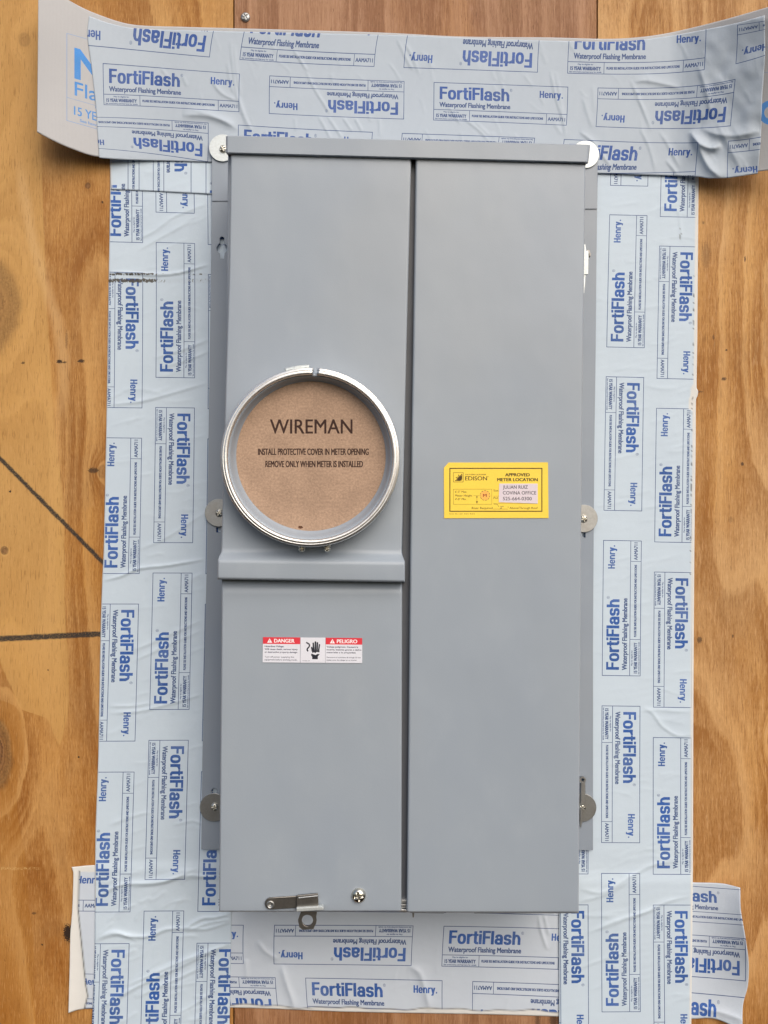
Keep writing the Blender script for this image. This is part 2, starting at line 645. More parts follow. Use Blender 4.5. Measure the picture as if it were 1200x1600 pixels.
        r = ((py - 1357 + (sm - 0.5) * 8.0).abs()).step(0.5, 3.0, 1.0, 0.0) * px.step(58, 66, 1.0, 0.0) * grit.step(0.45, 0.62)
        col = M.mix(r * 0.8, col, (0.62, 0.42, 0.17, 1))
    else:
        grit = M.noise(M.vec(px * 0.55, py * 0.55, 4.1), 1.0, 3.0, 0.7)
        for (cx, cy, rx, ry, a) in ((1103, 400, 7, 20, .30), (1164, 405, 1.4, 4.5, .8), (1135, 547, 1.8, 1.6, .9), (1115, 527, 1.6, 4, .6),
                                    (1131, 592, 4, 2.4, .8), (1160, 725, 2.6, 2.8, .8), (1093, 1000, 4, 5, .7), (1145, 994, 1.2, 3, .8),
                                    (1142, 812, 4, 5, .25), (1093, 612, 5, 1.4, .6), (1099, 348, 2, 3, .5), (865, 1593, 6, 16, .8), (840, 1597, 4, 12, .6)):
            r = ((px - cx) * (px - cx) * (1 / rx ** 2) + (py - cy) * (py - cy) * (1 / ry ** 2)).sqrt()
            col = M.mix(((r * -1.0 + 1.35 + (grit - 0.5) * 2.2).step(0.1, 0.7) * a).min(1.0), col, (0.06, 0.033, 0.022, 1))
    M.set('Base Color', col)
    M.bump(fib * 0.6 + fib2 * 0.7 + speck * -0.6, 0.0005, 0.7)
    M.b.inputs['Specular IOR Level'].default_value = 0.25
    return M.m


def mat_membrane(name, base=(0.565, 0.668, 0.768, 1), ink=(0.010, 0.092, 0.40, 1), selv=(0.70, 0.70, 0.68, 1), img=None, inkamt=0.97, stain=None):
    M = NT(name, 0.60)
    x, y, z = M.pos()
    tex = M.image(img or PRINT)
    sp = M.nt.nodes.new('ShaderNodeSeparateColor')
    M.nt.links.new(tex.s, sp.inputs[0])
    mask, navy = E(M.nt, sp.outputs[0]), E(M.nt, sp.outputs[1])
    n = M.noise(M.vec(x * 900.0, z * 900.0, 2.0), 1.0, 3.0, 0.6)
    n2 = M.noise(M.vec(x * 14.0, z * 14.0, 5.0), 1.0, 3.0, 0.6)
    n3 = M.noise(M.vec(x * 120.0, z * 120.0, 8.0), 1.0, 4.0, 0.6)
    sheet = M.mix(n2.step(0.3, 0.7) * 0.45, base, (base[0] * 0.93, base[1] * 0.935, base[2] * 0.95, 1))
    sheet = M.mix(n3.step(0.60, 0.80) * 0.22, sheet, (base[0] * 0.84, base[1] * 0.82, base[2] * 0.80, 1))
    col = M.mix(M.attr('selvage'), sheet, selv)
    wear = n.step(0.24, 0.48, 0.70, 1.0)
    fade = M.noise(M.vec(x * 22.0, z * 22.0, 1.0), 1.0, 2.0).step(0.3, 0.62, 0.90, 1.0)
    k = mask * wear * fade * inkamt
    k = k * (M.attr('selvage') * -1.0 + 1.0)
    inkc = M.mix(n2.step(0.35, 0.65), ink, (ink[0] * 0.8, ink[1] * 0.8, ink[2] * 0.78, 1))
    if img is None:
        inkc = M.mix(navy, inkc, (0.016, 0.055, 0.20, 1))
    col = M.mix(k.min(1.0), col, inkc)
    col = M.mix(M.attr('grime_and_lines'), col, (0.035, 0.028, 0.022, 1))
    if stain:
        px = x * (1 / S0) + 600.0
        py = (z - Z0) * (-1 / S0) + 800.0
        wv = M.noise(M.vec(px * 0.05, 0.0, 3.0), 1.0, 2.0)
        dash = M.noise(M.vec(px * 0.30, py * 0.16, 6.0), 1.0, 3.0, 0.6)
        row = ((py - 429.0 - (wv - 0.5) * 10.0).abs()).step(0.8, 3.2, 1.0, 0.0) * 0.9
        row2 = ((py - 439.0).abs()).step(1.0, 6.5, 1.0, 0.0)
        along = (px.step(236, 256, 1.0, 0.62)) * px.step(326, 334, 1.0, 0.0) * (px - 275.0).abs().step(8, 18, 0.55, 1.0)
        dirt = (row.max(row2) * along + dash * 2.0 - 1.72).step(0.0, 0.14) * 0.92
        halo = (row.max(row2) * 0.22 * (dash - 0.2)).max(0.0)
        col = M.mix(dirt.max(halo), col, (0.060, 0.050, 0.032, 1))
    M.set('Base Color', col)
    weave = (x * 5200.0).sin() * 0.18 + (z * 5200.0).sin() * 0.18 + n * 0.6
    M.bump(weave + n3 * 1.6, 0.00022, 0.5)
    M.b.inputs['Specular IOR Level'].default_value = 0.35
    return M.m


def mat_paint(name, c=(0.328, 0.378, 0.436, 1), rough=0.42):
    M = NT(name, rough)
    x, y, z = M.pos()
    n = M.noise(M.vec(x * 700.0, y * 700.0, z * 700.0), 1.0, 2.0)
    n2 = M.noise(M.vec(x * 9.0, y * 9.0, z * 6.0), 1.0, 3.0)
    n3 = M.noise(M.vec(x * 60.0, y * 60.0, z * 30.0), 1.0, 5.0, 0.65)
    n4 = M.noise(M.vec(x * 5.0, y * 5.0, z * 3.0 + 7.0), 1.0, 3.0)
    col = M.mix(n2.step(0.3, 0.7) * 0.8, c, (c[0] * 0.93, c[1] * 0.94, c[2] * 0.965, 1))
    col = M.mix(n4.step(0.42, 0.66) * 0.7, col, (c[0] * 1.03, c[1] * 1.0, c[2] * 0.965, 1))
    col = M.mix(n3.step(0.62, 0.85) * 0.20, col, (c[0] * 1.16, c[1] * 1.15, c[2] * 1.12, 1))
    sm0 = M.noise(M.vec(x * 26.0, y * 26.0, z * 16.0), 1.0, 5.0, 0.7).step(0.50, 0.78)
    M.set('Roughness', n3 * 0.18 + sm0 * 0.10 + (rough - 0.14))
    sm = M.noise(M.vec(x * 26.0, y * 26.0, z * 16.0), 1.0, 5.0, 0.7).step(0.50, 0.78)
    M.set('Base Color', M.mix(sm * 0.20, col, (c[0] * 1.22, c[1] * 1.20, c[2] * 1.14, 1)))
    M.bump(n * 0.25 + n2 * 9.0 + n4 * 16.0, 0.00030, 0.8)
    return M.m


def mat_metal(name, c, rough, brush=0.0, metal=1.0, spot=None):
    M = NT(name, rough, metal)
    x, y, z = M.pos()
    n = M.noise(M.vec(x * 420.0, y * 420.0, z * 420.0), 1.0, 4.0, 0.6)
    n2 = M.noise(M.vec(x * 90.0, y * 90.0, z * 90.0), 1.0, 3.0, 0.6)
    col = M.mix(n.step(0.35, 0.7) * 0.5, c, (c[0] * 0.8, c[1] * 0.79, c[2] * 0.77, 1))
    if spot:
        col = M.mix(n2.step(0.45, 0.7) * 0.6, col, spot)
    M.set('Base Color', col)
    M.set('Roughness', n * 0.22 + (rough - 0.11))
    M.bump(n + n2 * 2.0, 0.00012, 0.5)
    return M.m


def mat_img(name, img, rough=0.5, grain=0.0, spec=0.4):
    M = NT(name, rough)
    x, y, z = M.pos()
    c = M.image(img, ext='EXTEND')
    n = M.noise(M.vec(x * 500.0, z * 500.0, 1.0), 1.0, 4.0, 0.7)
    n2 = M.noise(M.vec(x * 40.0, z * 40.0, 1.0), 1.0, 4.0, 0.6)
    if grain:
        g = n.step(0.2, 0.8, 1.0 - grain, 1.0 + grain * 0.6) * n2.step(0.25, 0.75, 1.0 - grain * 0.35, 1.0 + grain * 0.25)
        gv = M.vec(g, g, g)
        c = M.mix(1.0, c, gv, 'MULTIPLY')
        M.bump(n, 0.0002, 0.6)
    M.set('Base Color', c)
    M.b.inputs['Specular IOR Level'].default_value = spec
    return M.m


KN_L = ((-20, 478, 40, 62, 1.0, .60), (-7, 1178, 21, 46, 1.15, 1.0), (38, 62, 7.5, 9, .3, .32), (137, 290, 3.6, 4.2, .16, 1.0), (7, 860, 5.2, 5.6, .2, 1.0), (161, 737, 7.5, 9, .3, .4))
KN_R = ((1260, 560, 40, 110, .7, .3), (1208, 1160, 7, 14, .3, .9))
WOOD_L = mat_wood('plywood left', 3.1, (0.585, 0.330, 0.118, 1), (0.300, 0.122, 0.025, 1), 1.0, KN_L, True)
WOOD_M = mat_wood('plywood middle', 8.4, (0.45, 0.255, 0.150, 1), (0.27, 0.130, 0.066, 1), 1.5, (), False, 0.30)
WOOD_R = mat_wood('plywood right', 12.7, (0.640, 0.385, 0.172, 1), (0.330, 0.150, 0.042, 1), 1.35, KN_R, False, 0.15)
DARK = NT('dark gap', 0.9, 0, (0.012, 0.010, 0.009, 1)).m
MEMB = mat_membrane('printed membrane')
MEMBL = mat_membrane('printed membrane scuffed', stain=True)
MEMBB = mat_membrane('printed membrane bottom', base=(0.570, 0.635, 0.722, 1))
MEMB2 = mat_membrane('printed membrane top', base=(0.455, 0.525, 0.605, 1), ink=(0.020, 0.085, 0.36, 1))
PAINT = mat_paint('grey enclosure paint')
PAINT2 = mat_paint('grey flange paint', (0.280, 0.325, 0.385, 1), 0.46)
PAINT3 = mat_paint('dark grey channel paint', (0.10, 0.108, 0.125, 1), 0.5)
GALV = mat_metal('galvanised steel', (0.74, 0.76, 0.77, 1), 0.42)
GALVW = mat_metal('bright zinc', (0.62, 0.67, 0.68, 1), 0.45, metal=0.45)
NICK = mat_metal('dull washer steel', (0.45, 0.46, 0.46, 1), 0.46, spot=(0.40, 0.39, 0.37, 1))
RINGM = mat_metal('ring aluminium', (0.86, 0.86, 0.85, 1), 0.42, spot=(0.72, 0.70, 0.67, 1))
STEEL = mat_metal('dark steel latch', (0.27, 0.26, 0.245, 1), 0.46, spot=(0.33, 0.31, 0.28, 1))
SCREW = mat_metal('screw steel', (0.70, 0.68, 0.60, 1), 0.28)


# ------------------------------------------------------------------ plywood wall
wall = empty('plywood_wall', (0, 0, Z0), 'orange-brown plywood wall of three sheets with knots, behind the white flashing strips', 'wall', kind='structure')


def board(px0, px1, mat):
    x0, x1 = (px0 - 600) * S0, (px1 - 600) * S0
    z0, z1 = Z0 - 0.95, Z0 + 0.95
    v = [(x0, 0, z0), (x1, 0, z0), (x1, 0, z1), (x0, 0, z1), (x0, .012, z0), (x1, .012, z0), (x1, .012, z1), (x0, .012, z1)]
    f = [(0, 1, 2, 3), (4, 7, 6, 5), (0, 4, 5, 1), (1, 5, 6, 2), (2, 6, 7, 3), (3, 7, 4, 0)]
    return bevel(mesh_obj('plywood_sheet', v, f, mat, wall), 0.0005, 2)


board(-700, 364.2, WOOD_L)
board(366.2, 932.2, WOOD_M)
board(934.2, 1900, WOOD_R)
v = [(-0.92, .013, Z0 - .95), (0.92, .013, Z0 - .95), (0.92, .013, Z0 + .95), (-0.92, .013, Z0 + .95),
     (-0.92, .02, Z0 - .95), (0.92, .02, Z0 - .95), (0.92, .02, Z0 + .95), (-0.92, .02, Z0 + .95)]
mesh_obj('backing_sheet', v, [(0, 1, 2, 3), (4, 7, 6, 5), (0, 4, 5, 1), (1, 5, 6, 2), (2, 6, 7, 3), (3, 7, 4, 0)], DARK, wall)


# ------------------------------------------------------------------ flashing strips
def resample(pts, n):
    p = np.array(pts, float)
    # Catmull-Rom through the points, then even spacing
    if len(p) > 2:
        q = np.vstack([2 * p[0] - p[1], p, 2 * p[-1] - p[-2]])
        out = []
        for i in range(1, len(q) - 2):
            t = np.linspace(0, 1, 16, endpoint=False)[:, None]
            a, b, c, d = q[i - 1], q[i], q[i + 1], q[i + 2]
            # centripetal-ish: damp the tangents
            m1, m2 = (c - a) * 0.5, (d - b) * 0.5
            L = np.linalg.norm(c - b)
            for m in (m1, m2):
                l = np.linalg.norm(m)
                if l > L:
                    m *= L / l
            h00, h10 = 2 * t**3 - 3 * t**2 + 1, t**3 - 2 * t**2 + t
            h01, h11 = -2 * t**3 + 3 * t**2, t**3 - t**2
            out.append(h00 * b + h10 * m1 + h01 * c + h11 * m2)
        out.append(p[-1:])
        p = np.vstack(out)
    s = np.r_[0, np.cumsum(np.hypot(*np.diff(p, axis=0).T))]
    t = np.linspace(0, s[-1], n)
    return np.stack([np.interp(t, s, p[:, 0]), np.interp(t, s, p[:, 1])], 1)


def coons(top, bot, left, right, step=2.0):
    """top/bottom run left to right, left/right run top to bottom"""
    nu = int(max(np.hypot(*np.diff(np.array(top, float), axis=0).T).sum(), 8) / step) + 1
    nv = int(max(np.hypot(*np.diff(np.array(left, float), axis=0).T).sum(), 8) / step) + 1
    T, B = resample(top, nu), resample(bot, nu)
    L, Rr = resample(left, nv), resample(right, nv)
    u = np.linspace(0, 1, nu)[None, :, None]
    v = np.linspace(0, 1, nv)[:, None, None]
    S = (1 - v) * T[None] + v * B[None] + (1 - u) * L[:, None] + u * Rr[:, None]
    S -= (1 - u) * (1 - v) * T[0] + u * (1 - v) * T[-1] + (1 - u) * v * B[0] + u * v * B[-1]
    return S[..., 0], S[..., 1], u[..., 0] + 0 * v[..., 0], v[..., 0] + 0 * u[..., 0]


def vnoise(X, Y, seed=0):
    """smooth value noise"""
    r = np.random.default_rng(seed)
    tab = r.random((256, 256))
    xi, yi = np.floor(X).astype(int), np.floor(Y).astype(int)
    fx, fy = X - xi, Y - yi
    fx, fy = fx * fx * (3 - 2 * fx), fy * fy * (3 - 2 * fy)
    g = lambda a, b: tab[(yi + b) % 256, (xi + a) % 256]
    return (g(0, 0) * (1 - fx) + g(1, 0) * fx) * (1 - fy) + (g(0, 1) * (1 - fx) + g(1, 1) * fx) * fy - 0.5


def ridge(X, Y, pts, h, w, lean=0.0):
    """a crease along a polyline: height h metres, half width w pixels"""
    out = np.zeros_like(X)
    p = resample(pts, max(int(len(pts) * 6), 8))
    x0, x1, y0, y1 = p[:, 0].min() - 5 * w, p[:, 0].max() + 5 * w, p[:, 1].min() - 5 * w, p[:, 1].max() + 5 * w
    sel = (X > x0) & (X < x1) & (Y > y0) & (Y < y1)
    if not sel.any():
        return out
    x, y = X[sel], Y[sel]
    best = np.full(x.shape, 1e9)
    tt = np.zeros(x.shape)
    sd = np.zeros(x.shape)
    n = len(p) - 1
    for i in range(n):
        a, b = p[i], p[i + 1]
        e = b - a
        L2 = (e ** 2).sum() + 1e-9
        t = np.clip(((x - a[0]) * e[0] + (y - a[1]) * e[1]) / L2, 0, 1)
        dx, dy = x - a[0] - t * e[0], y - a[1] - t * e[1]
        dd = np.hypot(dx, dy)
        m = dd < best
        best = np.where(m, dd, best)
        tt = np.where(m, (i + t) / n, tt)
        sd = np.where(m, np.sign(dx * e[1] - dy * e[0]), sd)
    fade = np.clip(np.minimum(tt, 1 - tt) * 5, 0, 1) ** 0.7
    ww = w * np.where(sd > 0, 1 + lean, 1 - lean)
    out[sel] = h * np.exp(-(best / ww) ** 1.3) * fade
    return out


def fitmap(anchors, deg):
    a = np.array(anchors, float)
    mx, sx = a[:, 0].mean(), np.ptp(a[:, 0]) / 2 + 1
    my, sy = a[:, 1].mean(), np.ptp(a[:, 1]) / 2 + 1
    ex = [(i, j) for i in range(deg[0] + 1) for j in range(deg[1] + 1) if i + j <= max(deg)]
    f = lambda X, Y: np.stack([((X - mx) / sx) ** i * ((Y - my) / sy) ** j for i, j in ex], -1)
    Mx = f(a[:, 0], a[:, 1])
    reg = 1e-3 * np.eye(len(ex))
    cu = np.linalg.solve(Mx.T @ Mx + reg, Mx.T @ a[:, 2])
    cv = np.linalg.solve(Mx.T @ Mx + reg, Mx.T @ a[:, 3])
    res = np.abs(Mx @ cu - a[:, 2]).max(), np.abs(Mx @ cv - a[:, 3]).max()
    print('fit residual', res)
    return lambda X, Y: (f(X, Y) @ cu, f(X, Y) @ cv)


def strip(name, label, patch, depth, uvf, mat, selv=None, grime_and_lines=None, thick=0.0008, group='flashing strips stuck on the plywood'):
    X, Y, U, V = patch
    d = depth(X, Y)
    s = S0 * (D - d) / D
    co = np.stack([(X - 600) * s, -d, Z0 + (800 - Y) * s], -1)
    nv, nu = X.shape
    idx = np.arange(nv * nu).reshape(nv, nu)
    q = np.stack([idx[:-1, :-1], idx[1:, :-1], idx[1:, 1:], idx[:-1, 1:]], -1).reshape(-1, 4)
    me = bpy.data.meshes.new(name)
    me.vertices.add(nv * nu)
    me.vertices.foreach_set('co', co.reshape(-1).astype(np.float32))
    me.loops.add(q.size)
    me.loops.foreach_set('vertex_index', q.ravel().astype(np.int32))
    me.polygons.add(len(q))
    me.polygons.foreach_set('loop_start', np.arange(0, q.size, 4).astype(np.int32))
    me.polygons.foreach_set('loop_total', np.full(len(q), 4, np.int32))
    me.polygons.foreach_set('use_smooth', np.ones(len(q), bool))
    me.update(calc_edges=True)
    pu, pv = uvf(X, Y)
    uv = np.stack([pu.ravel()[q.ravel()], pv.ravel()[q.ravel()]], -1)
    lay = me.uv_layers.new(name='print')
    lay.data.foreach_set('uv', uv.ravel().astype(np.float32))
    for nm, fn in (('selvage', selv), ('grime_and_lines', grime_and_lines)):
        at = me.attributes.new(nm, 'FLOAT', 'POINT')
        val = np.clip(fn(X, Y, U, V), 0, 1) if fn else np.zeros_like(X)
        at.data.foreach_set('value', val.ravel().astype(np.float32))
    me.validate()
    o = link(name, me, mat)
    sm = o.modifiers.new('thickness', 'SOLIDIFY')
    sm.thickness = thick
    sm.offset = -1
    tag(o, label, 'flashing strip', group)
    return o


def pat(f):
    return lambda X, Y: (lambda u, v: (u / (2 * PU), 1 - v / (2 * PV)))(*f(X, Y))


def sstep(x, a, b):
    t = np.clip((x - a) / (b - a), 0, 1)
    return t * t * (3 - 2 * t)


def rand_creases(X, Y, box, n, ang, spread, hmin, hmax, seed, ln=(20, 70), w=(1.6, 3.2)):
    r = random.Random(seed)
    out = np.zeros_like(X)
    for _ in range(n):
        cx, cy = r.uniform(box[0], box[2]), r.uniform(box[1], box[3])
        a = R(ang + r.gauss(0, spread))
        L = r.uniform(*ln) / 2
        bend = r.uniform(-.18, .18) * L
        ux, uy = math.cos(a), -math.sin(a)
        pts = [(cx - ux * L, cy - uy * L), (cx - uy * bend, cy + ux * bend), (cx + ux * L, cy + uy * L)]
        out += ridge(X, Y, pts, r.uniform(hmin, hmax), r.uniform(*w), r.uniform(-.5, .5))
    return out


mm = 0.001

# --- bottom strip
AB = [(430.3, 1443.2, 257, 0), (643.9, 1446.8, 468, 0), (641.7, 1509, 468, CH), (430, 1506.6, 257, CH),
      (693, 1448.5, 514, 0), (690.8, 1510.5, 514, CH), (1165, 1468, 982, 0), (1162.7, 1535.5, 982, CH),
      (1081, 1462, 898, 0), (1081.4, 1522.7, 898, CH), (1081.4, 1439.5, 898, -PV + CH), (1159.5, 1444.5, 977, -PV + CH),
      (1081, 1423.4, 898, -PV + 44), (123, 1368, -41, -74), (129, 1407.5, -31, -PV + 44), (129, 1424.5, -31, -PV + CH),
      (477.3, 1529.9, 305, PV), (689.4, 1532.8, 516, PV), (429.6, 1526.7, 259, PV), (738.5, 1533.8, 562, PV),
      (1081.4, 1546, 898, PV), (1164, 1561, 981, PV), (381, 1445, 211, 0), (380.5, 1503.5, 211, CH)]
patch = coons([(112, 1355), (150, 1352), (400, 1355), (700, 1362), (950, 1372), (1081, 1379), (1127.5, 1380.5), (1156.4, 1387)],
              [(107, 1583), (122, 1578), (143, 1576), (362, 1574.5), (545, 1581), (760, 1585), (900, 1589), (1081, 1592), (1110, 1591), (1132, 1597), (1160, 1612)],
              [(112, 1355), (114.5, 1364), (113, 1420), (110, 1460), (109, 1510), (107, 1583)],
              [(1156.4, 1387), (1157, 1420), (1160, 1440), (1165, 1469), (1169.7, 1506), (1168.5, 1540), (1161, 1570), (1160, 1612)])
BX = ([(440, 1508), (447, 1535), (456, 1560), (460, 1580)], .0016, 5), ([(402, 1470), (415, 1487), (434, 1499)], .0011, 4), \
     ([(638, 1509), (655, 1520), (664, 1545), (672, 1580)], .0017, 6), ([(384, 1498), (386, 1530)], .0009, 3), \
     ([(842, 1430), (846, 1455), (856, 1485)], .0009, 2.6), ([(850, 1428), (858, 1462)], .0007, 2.6), ([(1090, 1575), (1130, 1583), (1165, 1596)], .001, 6)


def d_bottom(X, Y):
    d = 1.2 * mm + 0.35 * mm * vnoise(X / 40, Y / 26, 4) + .15 * mm * vnoise(X / 9, Y / 7, 5)
    k = np.clip((X - 1078) / 85, 0, 1.2)
    d += k ** 2 * (.016 + .006 * np.sin((Y - 1380) / 38.0))
    k = np.clip((128 - X) / 22, 0, 1)
    d += k ** 2 * .004
    for p, h, w in BX:
        d += ridge(X, Y, p, h * 1.5, w)
    d += rand_creases(X, Y, (360, 1430, 1000, 1580), 26, 80, 25, .1 * mm, .35 * mm, 3)
    return np.maximum(d, .9 * mm)


def sv_bottom(X, Y, U, V):
    lx = np.interp(Y, [1355, 1361, 1420, 1442, 1500, 1540, 1556, 1580], [140, 124, 122, 124, 130, 134, 137, 131])
    a = sstep(lx - X, -1, 1)
    a = np.maximum(a, sstep(1362 - Y + (X - 124) * 0.02, -1, 1) * sstep(X, 200, 150))
    by = np.interp(X, [143, 362, 545, 760, 900, 1010], [1574, 1570, 1575.5, 1577.5, 1582, 1590])
    by += 1.4 * np.sin(X / 23) + 1.0 * np.sin(X / 9.0)
    b = sstep(Y - by, -1, 1) * (X > 150) * (X < 1000)
    return np.maximum(a, b)


def line_bottom(X, Y, U, V):  # thin dark line along the selvage border and the lower edge
    lx = np.interp(Y, [1361, 1420, 1442, 1500, 1540, 1556, 1580], [124, 122, 124, 130, 134, 137, 131])
    a = np.exp(-((lx - X) / 1.1) ** 2) * (Y > 1361)
    by = np.interp(X, [143, 362, 545, 760, 900, 1010], [1574, 1570, 1575.5, 1577.5, 1582, 1590])
    by += 1.4 * np.sin(X / 23) + 1.0 * np.sin(X / 9.0)
    b = np.exp(-((Y - by) / 1.0) ** 2) * (X > 150) * (X < 1000) * .75
    return np.maximum(a, b) * .85


strip('flashing_strip', 'horizontal blue-printed flashing strip under the meter box, its right end curling off the plywood', patch, d_bottom, pat(fitmap(AB, (3, 2))), MEMBB, sv_bottom, line_bottom)

# --- left strip
h2, h1 = PV, PV + CH
AL = [(245, 589, 305, h2), (304.5, 589.3, 305, h1), (245, 380, 516, h2), (304.3, 380.7, 516, h1),
      (243.3, 637.3, 259, h2), (303.3, 638.3, 259, h1), (301.7, 847.3, 48, h1), (240.7, 847.3, 48, h2),
      (239.3, 896, 2, h2), (300.7, 896.7, 2, h1), (234.3, 1107.3, -209, h2), (295, 1108.3, -209, h1),
      (232.3, 1157.3, -255, h2), (294, 1157.3, -255, h1), (227.3, 1373.3, -466, h2), (287.7, 1373.3, -466, h1),
      (225.7, 1424.3, -512, h2), (287, 1425, -512, h1), (222.3, 378.3, 514, CH), (221, 637.3, 257, CH), (221, 685.7, 211, CH),
      (217.3, 895.3, 0, CH), (216.7, 944.3, -46, CH), (210.7, 1157.3, -257, CH), (210, 1207.7, -303, CH), (203.3, 1423.7, -514, CH),
      (201.7, 1474.7, -560, CH), (309.3, 1423.3, -514, 165), (316, 1156, -257, 165), (314.7, 1207, -303, 165), (307.3, 1473.3, -560, 165), (304, 330, 565, h1)]
patch = coons([(171.5, 205), (260, 205), (376, 205)], [(143, 1612), (250, 1612), (358.5, 1612)],
              [(171.5, 205), (172, 300), (169.5, 450), (166.7, 630), (162, 860), (160, 900), (157.3, 980), (153.5, 1180), (149.3, 1300), (148.5, 1400), (147.7, 1500), (143, 1612)],
              [(376, 205), (370, 800), (361.5, 1427), (358.5, 1612)])
LX = [([(168, 633), (215, 628), (250, 620), (325, 598)], .45, 2.6), ([(160, 908), (190, 900), (216, 889), (260, 884), (322, 874)], .8, 2.0),
      ([(150, 1404), (185, 1384), (230, 1380), (262, 1376), (310, 1356)], .8, 3.0), ([(202, 1383), (245, 1381), (290, 1369), (345, 1372)], .7, 2.6),
      ([(148, 1470), (178, 1460), (200, 1463), (232, 1463), (262, 1452), (300, 1452)], .9, 2.8), ([(152, 1466), (180, 1457), (215, 1470)], .6, 2.4),
      ([(288, 1452), (315, 1436), (335, 1434), (361, 1428)], .9, 2.8), ([(290, 1456), (325, 1443), (361, 1437)], .7, 2.2), ([(285, 1450), (320, 1452), (361, 1440)], .7, 2.4),
      ([(150, 1582), (195, 1552), (250, 1525), (310, 1497), (361, 1474)], .8, 3.2), ([(195, 1542), (240, 1522), (300, 1496), (350, 1478)], .8, 2.8),
      ([(210, 1560), (265, 1535), (330, 1505)], .5, 2.6), ([(300, 1600), (330, 1575), (358, 1560)], .5, 2.8), ([(265, 1590), (300, 1572), (340, 1545)], .5, 2.6),
      ([(170, 1115), (215, 1112), (250, 1104), (318, 1085)], .5, 2.6), ([(170, 1104), (210, 1103), (240, 1098)], .4, 2.2), ([(200, 1020), (240, 1003), (318, 968)], .4, 3),
      ([(205, 1035), (245, 1016), (315, 985)], .35, 2.6), ([(200, 380), (240, 362), (270, 340), (325, 318)], .35, 2.6), ([(215, 392), (250, 372), (300, 345)], .3, 2.4),
      ([(172, 425), (215, 428), (240, 430), (278, 427), (328, 413)], .7, 1.8), ([(240, 560), (290, 545), (328, 530)], .4, 2.8), ([(250, 575), (300, 560), (328, 548)], .35, 2.4),
      ([(215, 860), (260, 840), (322, 800)], .35, 3), ([(270, 1290), (300, 1283), (318, 1289)], .35, 2), ([(170, 1290), (220, 1272), (240, 1270)], .3, 2.5)]


def d_left(X, Y):
    d = 1.2 * mm + 1.7 * mm * sstep(Y, 1340, 1362)
    d += 0.30 * mm * vnoise(X / 34, Y / 40, 14) + .14 * mm * vnoise((X + Y * .6) / 7, (Y * .9 - X * .5) / 22, 15)
    for p, h, w in LX:
        d += ridge(X, Y, p, h * mm * 2.2, w, .35)
    d += rand_creases(X, Y, (175, 300, 325, 1330), 110, 24, 16, .10 * mm, .38 * mm, 21)
    d += rand_creases(X, Y, (155, 1360, 355, 1600), 50, 25, 14, .2 * mm, .65 * mm, 22)
    return np.maximum(d, .9 * mm)


def sv_left(X, Y, U, V):
    return sstep(U * 195.0, 1.6, .6) * (Y < 1420)


strip('flashing_strip', 'vertical blue-printed flashing strip left of the meter box, with a row of black scuffs', patch, d_left, pat(fitmap(AL, (1, 3))), MEMBL, sv_left)

# --- right strip
AR = [(952, 335.1, 516, h2), (1010.6, 336.2, 516, h1), (948.4, 541.8, 305, h2), (1006.8, 542.6, 305, h1), (1030, 385.5, 468, 165), (1026.9, 590.9, 257, 165),
      (1031.6, 337.7, 514, 165), (946.8, 589.6, 259, h2), (1005.7, 590.6, 259, h1), (943.2, 796.3, 48, h2), (1002.6, 797.3, 48, h1),
      (1026.1, 639.2, 211, 165), (1023, 845.3, 0, 165), (942.7, 845.3, 2, h2), (1002.7, 847.5, 2, h1), (940.3, 1054, -209, h2), (998.7, 1054.7, -209, h1),
      (1021.9, 894.7, -46, 165), (1020.5, 1103.5, -257, 165), (940.3, 1103.2, -255, h2), (999.2, 1104, -255, h1), (940.3, 1316, -466, h2), (999.5, 1316.4, -466, h1),
      (1020.5, 1153, -303, 165), (1021.3, 1364.7, -514, 165), (940.3, 1365.2, -512, h2), (1000, 1366.5, -512, h1), (940.5, 1581, -723, h2), (999.5, 1581, -723, h1),
      (1021.7, 1415, -560, 165), (918.6, 1414, -560, CH)]
patch = coons([(893, 225), (990, 225), (1092, 225)], [(873.5, 1612), (980, 1612), (1080, 1612)],
              [(893, 225), (882, 900), (873.8, 1430), (873.5, 1612)],
              [(1092, 225), (1091.5, 280), (1089.4, 540), (1088.5, 606), (1090.8, 611), (1090, 618), (1087.5, 625), (1087, 700), (1085, 860), (1083.5, 1100), (1082.5, 1380), (1080, 1612)])
RX = [([(1005, 1105), (1020, 1115), (1035, 1135), (1060, 1150), (1082, 1148)], .6, 2.6), ([(1000, 1112), (1030, 1110), (1060, 1112), (1080, 1112)], .4, 2.2),
      ([(905, 1388), (940, 1395), (985, 1370), (1020, 1352), (1060, 1345)], .7, 3), ([(900, 1410), (945, 1398), (990, 1372)], .6, 3), ([(915, 1460), (960, 1440), (1010, 1425), (1040, 1410), (1080, 1400)], .7, 3),
      ([(905, 1430), (935, 1432), (965, 1430)], .35, 3), ([(1060, 325), (1066, 380)], .3, 1.8), ([(930, 1455), (990, 1432), (1030, 1418)], .5, 3), ([(890, 1520), (940, 1500), (1010, 1480)], .35, 3)]


def d_right(X, Y):
    d = 1.2 * mm + 1.7 * mm * sstep(Y, 1355, 1384)
    d += 0.28 * mm * vnoise(X / 34, Y / 40, 44) + .13 * mm * vnoise((X - Y * .05) / 26, (Y + X * .2) / 5, 45)
    for p, h, w in RX:
        d += ridge(X, Y, p, h * mm * 1.4, w, .3)
    d += rand_creases(X, Y, (935, 290, 1080, 1600), 120, 6, 14, .09 * mm, .30 * mm, 41, (20, 60))
    return np.maximum(d, .9 * mm)


